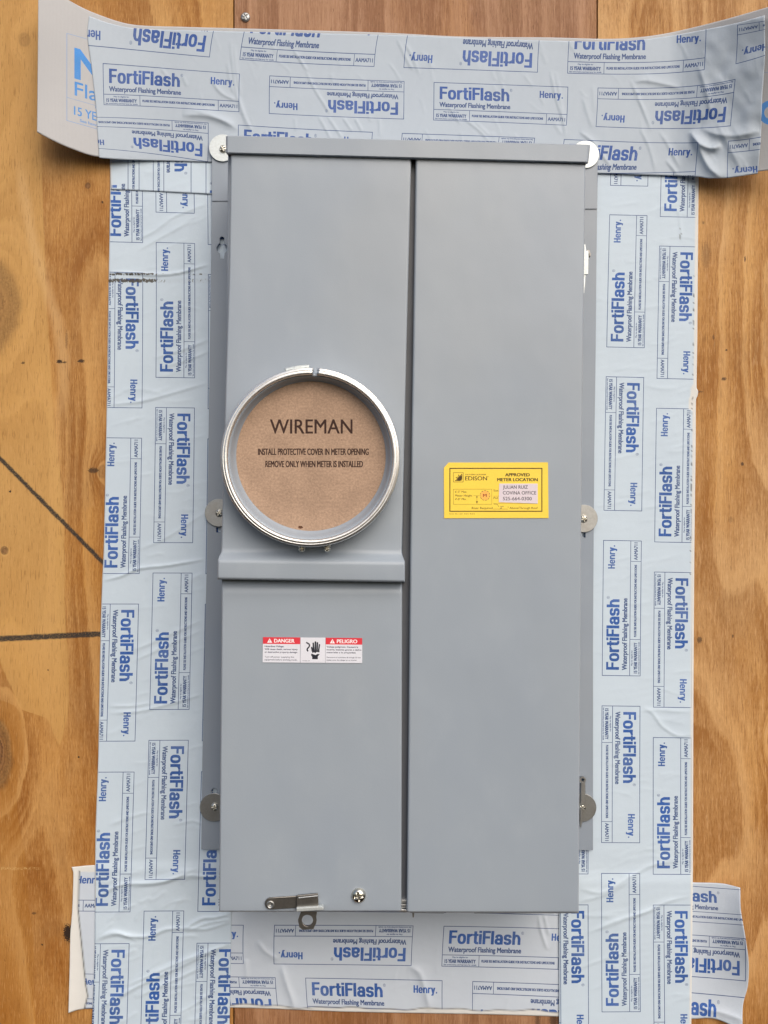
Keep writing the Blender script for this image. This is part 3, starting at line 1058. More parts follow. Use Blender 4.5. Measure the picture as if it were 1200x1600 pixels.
def sv_right(X, Y, U, V):
    W_ = np.interp(Y, [250, 600, 612, 640, 641, 1600], [4.2, 5.5, 12, 11, 5, 3.2])
    return sstep((1 - U) * 205.0, W_ + .8, W_ - .8)


def gr_right(X, Y, U, V):
    m = np.exp(-(((1 - U) * 205 - 5.5) / 1.0) ** 2) * (Y > 430) * (Y < 900)
    n = vnoise(X / 2.0, Y / 3.0, 52)
    g = sstep(n + m * .75 - .55, 0, .2) * .8
    m2 = np.exp(-(((X - 1063) / 4) ** 2 + ((Y - 366) / 14) ** 2))
    return np.maximum(g, sstep(vnoise(X / 2.5, Y / 2.5, 53) + m2 * .7 - .62, 0, .2) * .6)


strip('flashing_strip', 'vertical blue-printed flashing strip right of the meter box, with a thin creamy right edge', patch, d_right, pat(fitmap(AR, (1, 3))), MEMB, sv_right, gr_right)

# --- short patch at the upper left
patch = coons([(171.6, 215), (250, 216), (340, 217)], [(173.5, 295.6), (250, 299), (340, 303.7)],
              [(171.6, 215), (172, 262), (173.5, 295.6)], [(340, 217), (340, 260), (340, 303.7)])


def d_patch(X, Y):
    d = 2.1 * mm + .25 * mm * vnoise(X / 25, Y / 25, 61) + sstep(Y, 285, 303) * .5 * mm * (0.6 + vnoise(X / 18, Y * 0, 62))
    d += rand_creases(X, Y, (180, 250, 330, 300), 8, 40, 30, .1 * mm, .3 * mm, 63)
    return d


strip('flashing_strip', 'short white flashing patch printed in blue, lapped over the top of the left strip', patch, d_patch,
      pat(lambda X, Y: (408 - Y, np.interp(X, [155, 217.8, 239, 299, 321.4, 345], [0, 62, PV, h1, 165, 189]))), MEMB,
      lambda X, Y, U, V: sstep(U * 168, 2.6, 1.2))


# --- plain backing strip with big pale-blue print, behind the top strip
def liner_print():
    c = Canvas(400, 240, 5, (0, 0, 0))
    W = (255, 255, 255)
    c.frame(3, 2, 330, 139, 0.9, (150, 150, 150))
    c.rect(3, 102, 330, 102.8, (150, 150, 150))
    c.disc(374, 112, 19, W, 10)
    c.rect(348, 9, 399, 9.8, (120, 120, 120))
    c.rect(348, 49, 399, 49.8, (120, 120, 120))
    c.text('NEXT', 17, 69, 47, W, w=180, bold=(17, 7))
    c.text('Flashing', 16, 95.5, 21, W, w=108, bold=(3, 3))
    c.text('15 YEAR WARRANTY', 15, 126, 13, W, w=150, bold=(3, 2))
    c.text('May be eligible for', 48, 107, 3.6, W, w=40)
    c.text('See henry.com for details', 24, 135, 4.6, (200, 200, 200), w=78, bold=(2, 1))
    return c.image('backing_print', data=True)


LINER = mat_membrane('off-white backing', base=(0.47, 0.475, 0.49, 1), ink=(0.030, 0.27, 0.76, 1), selv=(0.74, 0.71, 0.69, 1), img=liner_print(), inkamt=0.95)
bl_top = [(60, -32), (107, 0), (147, 20), (205, 38), (290, 42), (365, 44), (470, 47), (600, 51), (720, 57), (860, 58.5), (959, 60.5), (1030, 54), (1115, 35), (1200, 11), (1245, -2)]
patch = coons(bl_top, [(58, 206), (80, 218), (110, 231.5), (153, 244.5), (330, 250), (560, 256), (760, 262), (930, 268), (1090, 273), (1140, 272), (1200, 266), (1245, 262)],
              [(60, -32), (59.5, 60), (58, 206)], [(1245, -2), (1244, 130), (1245, 262)], 2.5)


def lift_top(X, Y):
    k = np.clip((270 - X) / 210, 0, 1.3)
    d = .036 * k ** 2.0
    k = np.clip((X - 1045) / 155, 0, 1.35)
    d = d + (np.sqrt(k * k + .03) - .1732) * (.046 + .016 * np.clip((160 - Y) / 130, -.8, 1))
    return d


def d_liner(X, Y):
    d = 2.6 * mm + lift_top(X, Y) + .2 * mm * vnoise(X / 60, Y / 40, 71)
    return d + .0009 * np.sin(Y / 37.0 + 1) * np.clip((200 - X) / 120, 0, 1)


def uv_liner(X, Y):
    # the left end runs down to the right as the sheet comes away from the wall
    yy = Y - np.interp(X, [60, 104, 155, 250], [46, 49.5, 64, 64])
    u = np.where(X < 700, (X - 101) * 1.0, X - 1190.0 + 360)
    return np.clip(u / 400, -.1, 1.1), 1 - np.clip(yy, -3, 236) / 240.0


o = strip('flashing_strip', 'off-white strip with large light-blue letters, curling off the wall behind the top strip', patch, d_liner, uv_liner, LINER)
for n in LINER.node_tree.nodes:
    if n.type == 'TEX_IMAGE':
        n.extension = 'CLIP'

# --- top strip
AT = [(326, 91, 211, CH), (141.5, 71, 30, CH), (375.5, 92.5, 257, CH), (583.5, 104.5, 468, CH), (632.5, 106.5, 514, CH), (839, 113, 725, CH),
      (887.5, 113.5, 771, CH), (1099.4, 107.6, 982, CH), (1103.6, 47, 982, 3), (1001.6, 120.4, 885, CH), (1151.8, 96.3, 1028, CH), (1195, 89, 1071, CH),
      (161.2, 100.6, 48, h2), (373.4, 114.6, 259, h2), (371.7, 174.9, 259, h1), (161.2, 161.8, 48, h1),
      (423.3, 117.5, 305, h2), (630.8, 126.3, 516, h2), (629.5, 186.3, 516, h1), (422.5, 177.5, 305, h1),
      (678.5, 129, 562, h2), (885, 135, 773, h2), (883.5, 195, 773, h1), (677.5, 189, 562, h1),
      (934.2, 137.4, 819, h2), (1148, 124, 1030, h2), (1141.3, 195.5, 1030, h1), (932.8, 195.5, 819, h1), (1086.6, 201.7, 975, h1), (1045, 138, 928, h2),
      (324.5, 192.4, 211, 165), (151, 184, 35, 165), (325, 252, 211, 226), (374.3, 195, 257, 165), (580.8, 205.8, 468, 165), (629, 209, 514, 165), (835, 215, 725, 165),
      (883.5, 217.6, 771, 165), (1088, 224.6, 982, 165), (1087, 268, 982, 209), (1139, 219.5, 1028, 165), (1188.6, 213.9, 1077, 165), (1136.2, 276.2, 1028, 222)]
AT = [(a, b, u + PU, v) for a, b, u, v in AT]
patch = coons([(139, 25), (170, 36), (205, 43.5), (260, 46.5), (340, 48.5), (450, 51), (640, 55.5), (760, 60.5), (860, 63.5), (966, 65), (1040, 57), (1104, 45.5), (1150, 36), (1194.5, 24)],
              [(155, 246.5), (200, 249.5), (330, 253), (560, 259), (760, 265), (933, 270.5), (1090, 275.8), (1108, 278.5), (1135, 278), (1184, 271)],
              [(139, 25), (136.5, 55), (143, 105), (149.5, 165), (152, 205), (155, 246.5)],
              [(1194.5, 24), (1195, 90), (1191, 150), (1189, 214), (1184, 271)])
TX = [([(458, 78), (468, 92), (480, 112)], .6, 1.8), ([(478, 112), (492, 140), (516, 178)], .55, 1.8), ([(497, 182), (508, 200), (518, 220)], .5, 2.0), ([(512, 182), (524, 200), (536, 218)], .5, 2.0),
      ([(536, 184), (550, 205)], .5, 1.8), ([(554, 184), (566, 206)], .5, 1.8), ([(592, 184), (594, 215)], .4, 2), ([(460, 184), (462, 205)], .35, 2),
      ([(360, 60), (363, 100), (370, 150), (388, 205)], .5, 2.2), ([(366, 70), (369, 110), (376, 150)], .45, 2.2), ([(372, 150), (380, 175), (392, 205)], .6, 2.2), ([(355, 95), (360, 130), (366, 150)], .4, 2.2),
      ([(285, 180), (315, 180), (345, 188), (372, 202)], 1.6, 7), ([(300, 172), (335, 182), (366, 196)], .7, 3), ([(250, 105), (262, 122), (268, 140)], .4, 2.4), ([(285, 118), (292, 135)], .4, 2.2),
      ([(328, 120), (345, 145), (372, 158)], .6, 3), ([(620, 60), (634, 90), (646, 112)], .5, 2.2), ([(632, 66), (646, 92), (655, 118)], .5, 2.2), ([(860, 110), (868, 150), (880, 190)], .6, 2.2), ([(868, 112), (876, 160), (884, 215)], .6, 2.2),
      ([(725, 185), (750, 205), (765, 222)], .5, 2.2), ([(742, 190), (768, 215)], .4, 2), ([(700, 165), (720, 195)], .4, 2), ([(785, 130), (790, 175)], .3, 2.2), ([(985, 125), (996, 150), (1018, 205)], .7, 2.6),
      ([(1000, 200), (1015, 232), (1025, 270)], .6, 3), ([(1030, 205), (1040, 220), (1062, 262)], .6, 3), ([(1078, 205), (1090, 222), (1110, 232), (1128, 228)], 3.2, 6), ([(1086, 212), (1096, 240), (1108, 262), (1128, 279)], 2.6, 7),
      ([(1095, 200), (1120, 210), (1150, 212), (1188, 205)], 2.0, 8), ([(1090, 100), (1103, 140), (1112, 185)], 1.2, 6), ([(990, 128), (1010, 126), (1040, 132), (1064, 138)], 1.0, 5), ([(1120, 190), (1145, 240), (1160, 268)], 1.0, 8),
      ([(905, 205), (930, 225), (938, 245)], .8, 3.2), ([(940, 240), (955, 262)], .5, 2.2), ([(1040, 250), (1058, 272)], .6, 2.4), ([(910, 150), (925, 200)], .5, 3.5)]


def d_top(X, Y):
    d = 3.6 * mm + lift_top(X, Y) + .30 * mm * vnoise(X / 36, Y / 30, 81) + .15 * mm * vnoise((X + .5 * Y) / 7, (Y - .5 * X) / 24, 82)
    d += .0009 * np.sin(Y / 37.0 + 1) * np.clip((200 - X) / 120, 0, 1)
    for p, h, w in TX:
        d += ridge(X, Y, p, h * mm * 1.4, w, .3)
    d += rand_creases(X, Y, (350, 60, 1190, 270), 90, -62, 14, .10 * mm, .42 * mm, 83, (14, 45))
    d += rand_creases(X, Y, (160, 60, 380, 245), 14, -50, 40, .08 * mm, .25 * mm, 84, (14, 45))
    k = sstep(X, 1030, 1120)
    d += 3.4 * mm * k + k * (2.6 * mm * vnoise(X / 38 + Y / 90, Y / 34, 85) + 1.2 * mm * vnoise(X / 15, Y / 16, 86))
    return d


strip('flashing_strip', 'wrinkled blue-printed flashing strip across the top, laid over the off-white strip', patch, d_top, pat(fitmap(AT, (5, 3))), MEMB2)


# ------------------------------------------------------------------ screw in the plywood
def screw_head(name, px, py, d0, rpx, hgt, mat, parent=None, ang=20, cross=True):
    d = d0 + hgt
    r = rpx * sc(d)
    c = P(px, py, d)
    ca, sa = math.cos(R(ang)), math.sin(R(ang))
    nr, na = 14, 48
    V = [(c.x, -d0 - hgt * (0.45 if cross else 1), c.z)]
    F = []
    for i in range(1, nr + 1):
        q = i / nr
        for j in range(na):
            a = 2 * math.pi * j / na
            x, z = q * math.cos(a), q * math.sin(a)
            h = hgt * max(0.0, 1 - q ** 2.6) ** 0.55
            u, w = x * ca + z * sa, -x * sa + z * ca
            if cross and ((abs(u) < .13 and abs(w) < .58) or (abs(w) < .13 and abs(u) < .58)):
                h = hgt * 0.42
            V.append((c.x + x * r, -d0 - h, c.z + z * r))
    for j in range(na):
        F.append((0, 1 + j, 1 + (j + 1) % na))
    for i in range(nr - 1):
        for j in range(na):
            a, b = 1 + i * na + j, 1 + i * na + (j + 1) % na
            F.append((a, a + na, b + na, b))
    o = mesh_obj(name, V, F, mat, parent, True)
    return o


screw_head('screw', 383, 25, 0.0005, 7.5, 0.0025, NICK, wall, 35)
adopt(wall)

# ------------------------------------------------------------------ meter panel
panel = empty('meter_panel', P(630, 1425, 0.004), 'grey steel electric meter and breaker box on the plywood, with a round meter opening', 'meter box')
FB, FF = 0.0046, 0.0062           # mounting flange, back and front
DF = 0.110                        # front of the doors

# enclosure body
bx = [(356, 226), (914, 240), (903, 1418), (345, 1418)]
bw = [P(x, y, 0.100) for x, y in bx]
slab('enclosure', [(x, y) for x, y in bx], FB, 0.098, PAINT, panel, 0.0015)
# flanges with key holes
kx, ky = 346.8, 388
key = circ(kx, ky, 8.4, 20, 115, 425)
key = [(kx - 3.4, 379.5)] + [(kx - 3.4, 373)] + circ(kx, 373, 3.4, 8, 180, 0)[1:-1] + [(kx + 3.4, 373), (kx + 3.4, 380.3)] + \
      [(kx + 8.4 * math.cos(R(a)), ky - 8.4 * math.sin(R(a))) for a in range(60, -66, -15)] + [(kx + 3.2, 404), (kx - 3.2, 404)] + \
      [(kx + 8.4 * math.cos(R(a)), ky - 8.4 * math.sin(R(a))) for a in range(246, 119, -15)]
plate('mounting_flange', [(331, 218), (331, 300), (330, 400), (326.5, 640), (322.7, 900), (320, 1000), (316, 1200), (314.5, 1327), (380, 1327), (395, 218)],
      [key, circ(349, 257.5, 3.2, 14), [(337.5, 815), (344.5, 815), (344.5, 832), (337.5, 832)], circ(334.5, 1236, 4.4, 14)], FB, FF, PAINT2, panel, 0.0002)
plate('mounting_flange', [(880, 228), (934, 229), (933.6, 300), (932, 400), (931, 540), (928.7, 700), (926.7, 1000), (926.7, 1328.5), (870, 1328.5)],
      [[(910, 825), (915, 825), (915, 840), (910, 840)], circ(909, 1220, 4.5, 14)], FB, FF, PAINT2, panel, 0.0002)
# doubler seam across each flange: a thin lap plate above it
slab('lap_plate', [(331.3, 222), (372, 223), (371, 314), (331, 314)], FF, FF + 0.0009, PAINT2, panel, 0.0002, 1)
slab('lap_plate', [(893, 232), (933.5, 233), (933, 326.2), (893, 326.2)], FF, FF + 0.0012, PAINT2, panel, 0.0002, 1)


def flat_normals(o):
    w = o.modifiers.new('wn', 'WEIGHTED_NORMAL')
    w.mode = 'FACE_AREA'
    w.weight = 100


def loft(name, rows, dback, mat, parent, ends=True):
    """rows: (y_left, y_right, x_left, x_right, depth) from top to bottom, rounded along both long edges"""
    V, F = [], []
    for yl, yr, xl, xr, d in rows:
        a, b = P(xl, yl, d), P(xr, yr, d)
        r = 0.0022
        sec = [(0, dback), (0, d - r), (r * .13, d - r * .5), (r * .5, d - r * .13), (r, d)]
        e = (b - a).normalized()
        L = (b - a).length
        pts = [a + e * t + Vector((0, d - q, 0)) for t, q in sec]
        m = 12
        pts += [a + e * (r + (L - 2 * r) * i / m) for i in range(1, m)]
        pts += [a + e * (L - t) + Vector((0, d - q, 0)) for t, q in reversed(sec)]
        V += pts
    k = len(V) // len(rows)
    for i in range(len(rows) - 1):
        for j in range(k - 1):
            F.append((i * k + j, i * k + j + 1, (i + 1) * k + j + 1, (i + 1) * k + j))
    if ends:
        F.append(tuple(range(k)))
        n = (len(rows) - 1) * k
        F.append(tuple(range(n + k - 1, n - 1, -1)))
    o = mesh_obj(name, V, F, mat, parent, True)
    flat_normals(o)
    return o


# left upper cover, flaring into a shallow skirt
rows = [(239.5, 246.8, 360.0, 642.8, DF - .002), (241, 248.3, 360.0, 642.7, DF)]
for y in np.linspace(300, 840, 10):
    rows.append((y, y + 3.5, np.interp(y, [240, 420, 600, 860], [360, 357.5, 352, 345.2]), np.interp(y, [240, 560, 860], [642.8, 634.8, 628]), DF))
rows += [(856, 858.5, 345.3, 628, DF), (862, 864.5, 344.9, 628.3, DF + .0006), (866, 869, 343.5, 629.3, DF + .003), (870, 873, 341.5, 631, DF + .007),
         (873.5, 877, 340.2, 632.3, DF + .0100), (876.5, 880, 339.7, 632.8, DF + .0112), (880, 884, 339.5, 632.8, DF + .0116), (901, 906, 339.3, 632.7, DF + .0116),
         (904, 908.6, 339.3, 632.7, DF + .0108), (905.2, 909.8, 339.3, 632.7, DF + .0085), (905.4, 910, 339.3, 632.7, DF - .006)]
loft('meter_cover', rows, 0.094, PAINT, panel)
rows = [(896, 900, 345.8, 628.6, DF - .002)]
for y in np.linspace(930, 1410, 8):
    rows.append((y, y, np.interp(y, [900, 1000, 1300, 1425], [345.9, 345.4, 342.8, 341.7]), np.interp(y, [900, 1425], [628.6, 627.3]), DF - .002))
rows += [(1422, 1421.5, 341.7, 627.3, DF - .002), (1424, 1423.5, 341.7, 627.3, DF - .0026), (1424.8, 1424.3, 341.7, 627.3, DF - .0045)]
loft('lower_cover', rows, 0.094, PAINT, panel)
# right-hand breaker door
rows = [(246.5, 256.5, 649.6, 915.5, DF - .002), (248, 258, 649.6, 915.5, DF)]
for y in np.linspace(330, 1400, 14):
    rows.append((y, y + np.interp(y, [250, 1425], [8, 0]), np.interp(y, [250, 800, 1425], [649.6, 641.8, 635.6]), np.interp(y, [250, 700, 1000, 1425], [915.6, 909.5, 907.5, 904.8]), DF))
rows += [(1422.5, 1423, 635.6, 904.8, DF), (1424.8, 1425.3, 635.6, 904.8, DF - .0006), (1425.8, 1426.2, 635.6, 904.8, DF - .0024)]
loft('breaker_door', rows, 0.094, PAINT, panel)
# dark divider seen down the gap, with the light tab at its foot
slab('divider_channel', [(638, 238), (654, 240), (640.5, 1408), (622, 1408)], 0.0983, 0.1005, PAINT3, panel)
slab('channel_foot', [(625, 1406), (638, 1406), (638, 1412.2), (625, 1412.2)], 0.0985, 0.1035, GALV, panel, 0.0003, 1)
slab('channel_foot', [(625, 1413), (638, 1413), (638, 1419), (625, 1419)], 0.0985, 0.1025, GALV, panel, 0.0003, 1)
slab('channel_foot', [(624, 1420.6), (641, 1422), (641, 1426), (624, 1425)], 0.0985, 0.104, GALV, panel, 0.0003, 1)
# knockout flange under the door and its little tab
slab('bottom_lip', [(641, 1423), (693.5, 1424), (693.5, 1427.6), (641, 1426.6)], 0.088, 0.1035, PAINT2, panel, 0.0003, 1)
slab('bottom_lip', [(741, 1424), (905, 1423), (904, 1427.3), (741, 1427.6)], 0.088, 0.1005, PAINT2, panel, 0.0003, 1)
slab('bottom_tab', [(643.8, 1424), (647.4, 1424), (646.8, 1433.6), (644.8, 1433.6)], 0.1015, 0.1028, STEEL, panel, 0.0002, 1)

# rain cap: folded front lip with little notches along its lower edge
def cap_low(x):
    return 238.5 + (x - 353) * (253.4 - 238.5) / (919 - 353)


V, F = [], []
xs = [353, 354.5, 356] + list(np.linspace(380, 900, 24)) + [915.5, 917.5, 919.5]
for i, x in enumerate(xs):
    t = (x - 353) / (919.5 - 353)
    xt = 353 + t * (922.3 - 353)
    yt, yl = 210.2 + t * 14.3, cap_low(x)
    inset = {0: .0022, 1: .0006, len(xs) - 1: .0022, len(xs) - 2: .0006}.get(i, 0)
    dc = 0.1140 - inset
    prof = [P(xt, yt, .114) + Vector((0, .114 - FF, -0.0002)), P(xt, yt, .114) + Vector((0, .003 + inset, 0)), P(xt, yt + .9, .114) + Vector((0, inset + .0009, 0)), P(xt, yt + 2.6, dc),
            P((xt + x) / 2, (yt + yl) / 2, dc), P(x, yl - .8, dc), P(x, yl - .25, .114) + Vector((0, inset + .0003, 0)), P(x, yl, .114) + Vector((0, inset + .0009, 0)), P(x, yl - .2, .114) + Vector((0, .0048, 0)), P(x, yl - 1.5, .114) + Vector((0, .0048, 0))]
    V += prof
k = len(prof)
for i in range(len(xs) - 1):
    for j in range(k - 1):
        F.append((i * k + j, (i + 1) * k + j, (i + 1) * k + j + 1, i * k + j + 1))
F.append(tuple(range(k)))
F.append(tuple(range(len(V) - 1, len(V) - k - 1, -1)))
rc = mesh_obj('rain_cap', V, F, PAINT, panel, False)
for nx in (443, 497, 781, 833):
    y = cap_low(nx)
    slab('cap_tab', [(nx - 4, y - 3), (nx + 4, y - 2.8), (nx + 3.4, y + 1.5), (nx - 3.4, y + 1.3)], 0.1105, 0.1128, PAINT, panel, 0.0003, 1)

# meter socket collar and the split sealing ring
cr = P(484.7, 714.7, 0.132)
cc = (cr.x, cr.z)
sR = sc(0.132) * 1.011
cm = P(486, 712.8, 0.118)
pr = [(138.5 * sR, DF - .001), (135 * sR, DF + .004), (132.5 * sR, .124), (131 * sR, .1285), (129 * sR, .1305), (126.5 * sR, .1308), (124.8 * sR, .1298), (123 * sR, .1265), (121.5 * sR, .1235), (119.8 * sR, .1208), (118.2 * sR, .1196), (117.4 * sR, .1190), (117.4 * sR, .1120)]
V, F = [], []
n, k = 128, len(pr)
for i in range(n):
    a = 2 * math.pi * i / n
    for j, (r, d) in enumerate(pr):
        t = min(1, max(0, (j - 5) / 5))
        V.append((cc[0] + (cm.x - cc[0]) * t + r * math.cos(a), -d, cc[1] + (cm.z - cc[1]) * t + r * math.sin(a)))
for i in range(n):
    for j in range(k - 1):
        F.append((i * k + j, i * k + j + 1, (i + 1) % n * k + j + 1, (i + 1) % n * k + j))
mesh_obj('socket_collar', V, F, PAINT, panel, True)

rp = [(127.3, .1300), (127.4, .1335), (128.0, .1345), (129.2, .1350), (132.6, .1352), (133.2, .1347), (133.8, .1351), (135.4, .1349), (136.2, .1342), (136.9, .1343), (137.9, .1334), (138.6, .1312), (138.9, .1265), (138.7, .1225), (138.0, .1192), (136.2, .1180), (135.0, .1186), (136.6, .1215), (136.8, .1270), (135.5, .1305), (131.5, .1318)]
ring = lathe('sealing_ring', cc, [(r * sR, d) for r, d in rp], RINGM, panel, 180, 88.2 - 360 + .0, 85.2, True, True)
# rounded free ends, wire-seal bracket and the two bolts under the ring
br = lathe('seal_bracket', cc, [(r * sR, d) for r, d in [(138.2, .1285), (144.2, .1275), (145.0, .1262), (144.2, .1248), (138.2, .1240)]], GALVW, ring, 16, 91, 106.5, True, True)
slab('bracket_eye', [(463, 571.5), (470, 570.8), (477, 576.5), (478, 580), (460, 581), (455, 577)], .1288, .1305, GALVW, ring, 0.0004, 1)
for bxp, byp, ag in ((471.3, 857.5, 10), (510.8, 857.3, 50)):
    screw_head('clamp_screw', bxp, byp, 0.1215, 5.6, 0.0035, SCREW, ring, ag)
    slab('clamp_lug', [(bxp - 6, byp - 8), (bxp + 6, byp - 8), (bxp + 5, byp + 3.5), (bxp - 5, byp + 3.5)], .1185, .1216, GALV, ring, 0.0004, 1)

# washers and screws: three down each side
for (wx, wy, wr, mt, sm, an) in ((347.8, 231, 21.2, GALVW, SCREW, 20), (914.8, 241, 21.5, GALVW, SCREW, 0), (341.5, 801.2, 21.6, NICK, SCREW, 60),
                                 (912.4, 810.2, 21.6, NICK, SCREW, 15), (334, 1261.7, 22, NICK, SCREW, 75), (910, 1262, 22, NICK, SCREW, 40)):
    d0 = FF + (0.0013 if wy < 300 else 0.0004)
    w = plate('washer', circ(wx, wy, wr, 56), [circ(wx, wy, 4.2, 20)], d0, d0 + .0016, mt, panel, 0.0003)
    screw_head('screw', wx + 0.5, wy + .3, d0 + .0016, 6.3, .0030, sm, w, an)

# bracket with a curled eye over the lower right washer, hinge clip at the upper right
hb = slab('side_bracket', [(908, 1222), (914.6, 1220.5), (915, 1262), (910.5, 1268), (910, 1283), (907.8, 1295), (906, 1290), (907, 1262)], .0088, .0108, NICK, panel, 0.0004, 1)
lathe('bracket_curl', (P(910.5, 1218.6, .012).x, P(910.5, 1218.6, .012).z), [(5.0 * sc(.012), .0088), (5.0 * sc(.012), .0125), (2.7 * sc(.012), .0125), (2.7 * sc(.012), .0088)], NICK, hb, 24, 0, 360, False, True)
hc = slab('hinge_clip', [(908, 391.5), (919.4, 391.5), (920.0, 394), (919.4, 428.5), (908, 429.5)], .060, .0640, GALVW, panel, 0.0005, 2)
slab('clip_blade', [(909, 381.5), (914.6, 381.5), (916.6, 392), (909, 392)], .062, .0632, GALVW, hc, 0.0003, 1)
slab('clip_blade', [(908, 429), (915.4, 429), (914.2, 446), (913, 458), (908, 458)], .062, .0632, GALVW, hc, 0.0003, 1)
slab('clip_hook', [(917, 390), (921.3, 391), (923.3, 397), (922.6, 401.5), (920.8, 400), (920.4, 396), (917, 394)], .052, .0560, STEEL, hc, 0.0003, 1)

# hasp on the lower cover
DL = DF - .002


def rot(pts, cx, cy, a):
    c, s = math.cos(R(a)), math.sin(R(a))
    return [(cx + (x - cx) * c + (y - cy) * s, cy - (x - cx) * s + (y - cy) * c) for x, y in pts]


arm = rot([(466, 1402.8), (466, 1421.2)] + [(423 + 9.3 * math.cos(R(a)), 1412 - 9.3 * math.sin(R(a))) for a in range(270, 89, -15)], 423, 1412, 3.5)
hasp = plate('hasp', arm, [circ(423, 1412, 3.6, 18)], DL + .0004, DL + .0022, STEEL, panel, 0.0004)
slab('hasp_plate', [(463.5, 1399.3), (496.6, 1396.2), (497.6, 1414), (496, 1418.2), (464, 1419.6), (462.5, 1417)], DL + .0023, DL + .0046, STEEL, hasp, 0.0008, 3)
slab('plate_fold', [(466, 1402.5), (496, 1399.2), (496.3, 1401.2), (466.3, 1404.6)], DL + .0046, DL + .0054, GALV, hasp, 0.0004, 2)
slab('seal_tab', [(463, 1418.8), (503.8, 1416.5), (505.8, 1419.2), (505, 1422.2), (463.4, 1424.6)], DL + .0012, DL + .0070, GALVW, hasp, 0.0005, 2)
lathe('rivet', (P(423, 1412, DL).x, P(423, 1412, DL).z), [(6.4 * sc(DL), DL + .0021), (6.2 * sc(DL), DL + .0030), (5.0 * sc(DL), DL + .0034), (3.6 * sc(DL), DL + .0030), (3.2 * sc(DL), DL + .0018), (.00001, DL + .0016)], NICK, hasp, 28)
tg = [(470.5, 1424), (493.5, 1422), (495.2, 1426)] + [(480.2 + 14.6 * math.cos(R(a)), 1438.2 - 14.6 * math.sin(R(a))) for a in (20, 0, -20, -40)] + [(490, 1452), (473, 1453), (467.5, 1449)] + \
     [(480.2 + 14.6 * math.cos(R(a)), 1438.2 - 14.6 * math.sin(R(a))) for a in (205, 190, 175)]
plate('hasp_eye', tg, [circ(480.2, 1438.3, 8.8, 28)], DL - .0075, DL - .0055, STEEL, hasp, 0.0003)
screw_head('cover_screw', 560.2, 1402.3, DL, 11.6, .0048, SCREW, panel, 12)


# ------------------------------------------------------------------ stickers
def sheet(name, pts, d, mat, parent, box, thick=0.00025):
    """flat printed label: outline and uv box in photo pixels"""
    f = [P(x, y, d) for x, y in pts]
    b = [v + Vector((0, thick, 0)) for v in f]
    n = len(f)
    faces = [tuple(range(n))] + [(i, i + n, (i + 1) % n + n, (i + 1) % n) for i in range(n)]
    o = mesh_obj(name, f + b, faces, mat, parent)
    if o.data.polygons[0].normal.y > 0:
        o.data.flip_normals()
    uv = o.data.uv_layers.new(name='print')
    (x0, y0), (x1, y1), (x3, y3) = box      # top left, top right, bottom left
    A = np.linalg.inv(np.array([[x1 - x0, x3 - x0], [y1 - y0, y3 - y0]], float))
    px = pts + pts
    for lp in o.data.loops:
        x, y = px[lp.vertex_index]
        u, v_ = A @ np.array([x - x0, y - y0])
        uv.data[lp.index].uv = (u, 1 - v_)
    return o


BR = (72, 52, 12)
c = Canvas(1036, 552, 1.6, (252, 218, 80))
ox, oy = 85, 78
tx = lambda s, x, b, cap, w, col=BR, bold=(1, 0), anchor='l', al=1.0: c.text(s, x - ox, b - oy, cap, col, w=w, bold=bold, anchor=anchor, alpha=al)
c.frame(140 - ox, 133 - oy, 1058 - ox, 566 - oy, 10, BR)
c.frame(178 - ox, 178 - oy, 278 - ox, 274 - oy, 4, BR)
sx, sy = 262 - ox, 258 - oy
for i in range(7):
    a = R(90 + i * 15)
    L = 66 if i % 2 == 0 else 56
    c.line([(sx + 12 * math.cos(a), sy - 12 * math.sin(a)), (sx + L * math.cos(a), sy - L * math.sin(a))], 9, BR)
c.poly([(sx, sy), (sx, sy - 44)] + [(sx + 44 * math.cos(R(a)), sy - 44 * math.sin(R(a))) for a in range(100, 181, 10)], BR)
tx('SOUTHERN CALIFORNIA', 297, 206, 13, 205)
tx('EDISON', 296, 256, 39, 216, bold=(3, 1))
tx('\u00ae', 517, 224, 10, 9)
tx('APPROVED', 812, 216, 30, 240, (45, 30, 10), (6, 2), 'c')
tx('METER LOCATION', 812, 264, 30, 398, (45, 30, 10), (6, 2), 'c')
G = (120, 96, 22)
c.frame(178 - ox, 342 - oy, 560 - ox, 494 - oy, 3, G)
tx("6'-3\" Max.", 196, 378, 20, 118)
tx('Meter Height', 196, 416, 20, 170)
tx("4'-0\" Min.", 196, 452, 20, 112)
c.line([(378 - ox, 408 - oy), (436 - ox, 408 - oy)], 3, BR)
c.line([(412 - ox, 410 - oy), (412 - ox, 470 - oy)], 3, BR)
c.poly([(403 - ox, 462 - oy), (421 - ox, 462 - oy), (412 - ox, 490 - oy)], BR)
c.poly([(404 - ox, 424 - oy), (420 - ox, 424 - oy), (412 - ox, 408 - oy)], BR)
c.disc(492 - ox, 405 - oy, 50, (250, 190, 90))
c.disc(492 - ox, 405 - oy, 50, BR, 46, 16)
tx('M', 490, 420, 30, 34, (150, 45, 30), (4, 1), 'c')
tx('Size:', 576, 366, 20, 50)
tx('Pnl:', 576, 440, 20, 48)
c.rect(576 - ox, 410 - oy, 1012 - ox, 413 - oy, G)
c.rect(576 - ox, 484 - oy, 1012 - ox, 487 - oy, G)
c.line([(576 - ox, 490 - oy), (612 - ox, 492 - oy), (630 - ox, 518 - oy)], 4, BR)
tx('Riser Required', 362, 540, 22, 204)
c.rect(570 - ox, 538 - oy, 718 - ox, 541 - oy, BR)
tx('2"', 640, 534, 24, 34, (60, 50, 60))
tx('" Above/Through Roof', 716, 538, 20, 296)
tx('SCE 25-130  REV 9/04', 140, 592, 10, 250, G)
YEL = mat_img('yellow sticker', c.image('approval_print'), 0.5, 0.05)
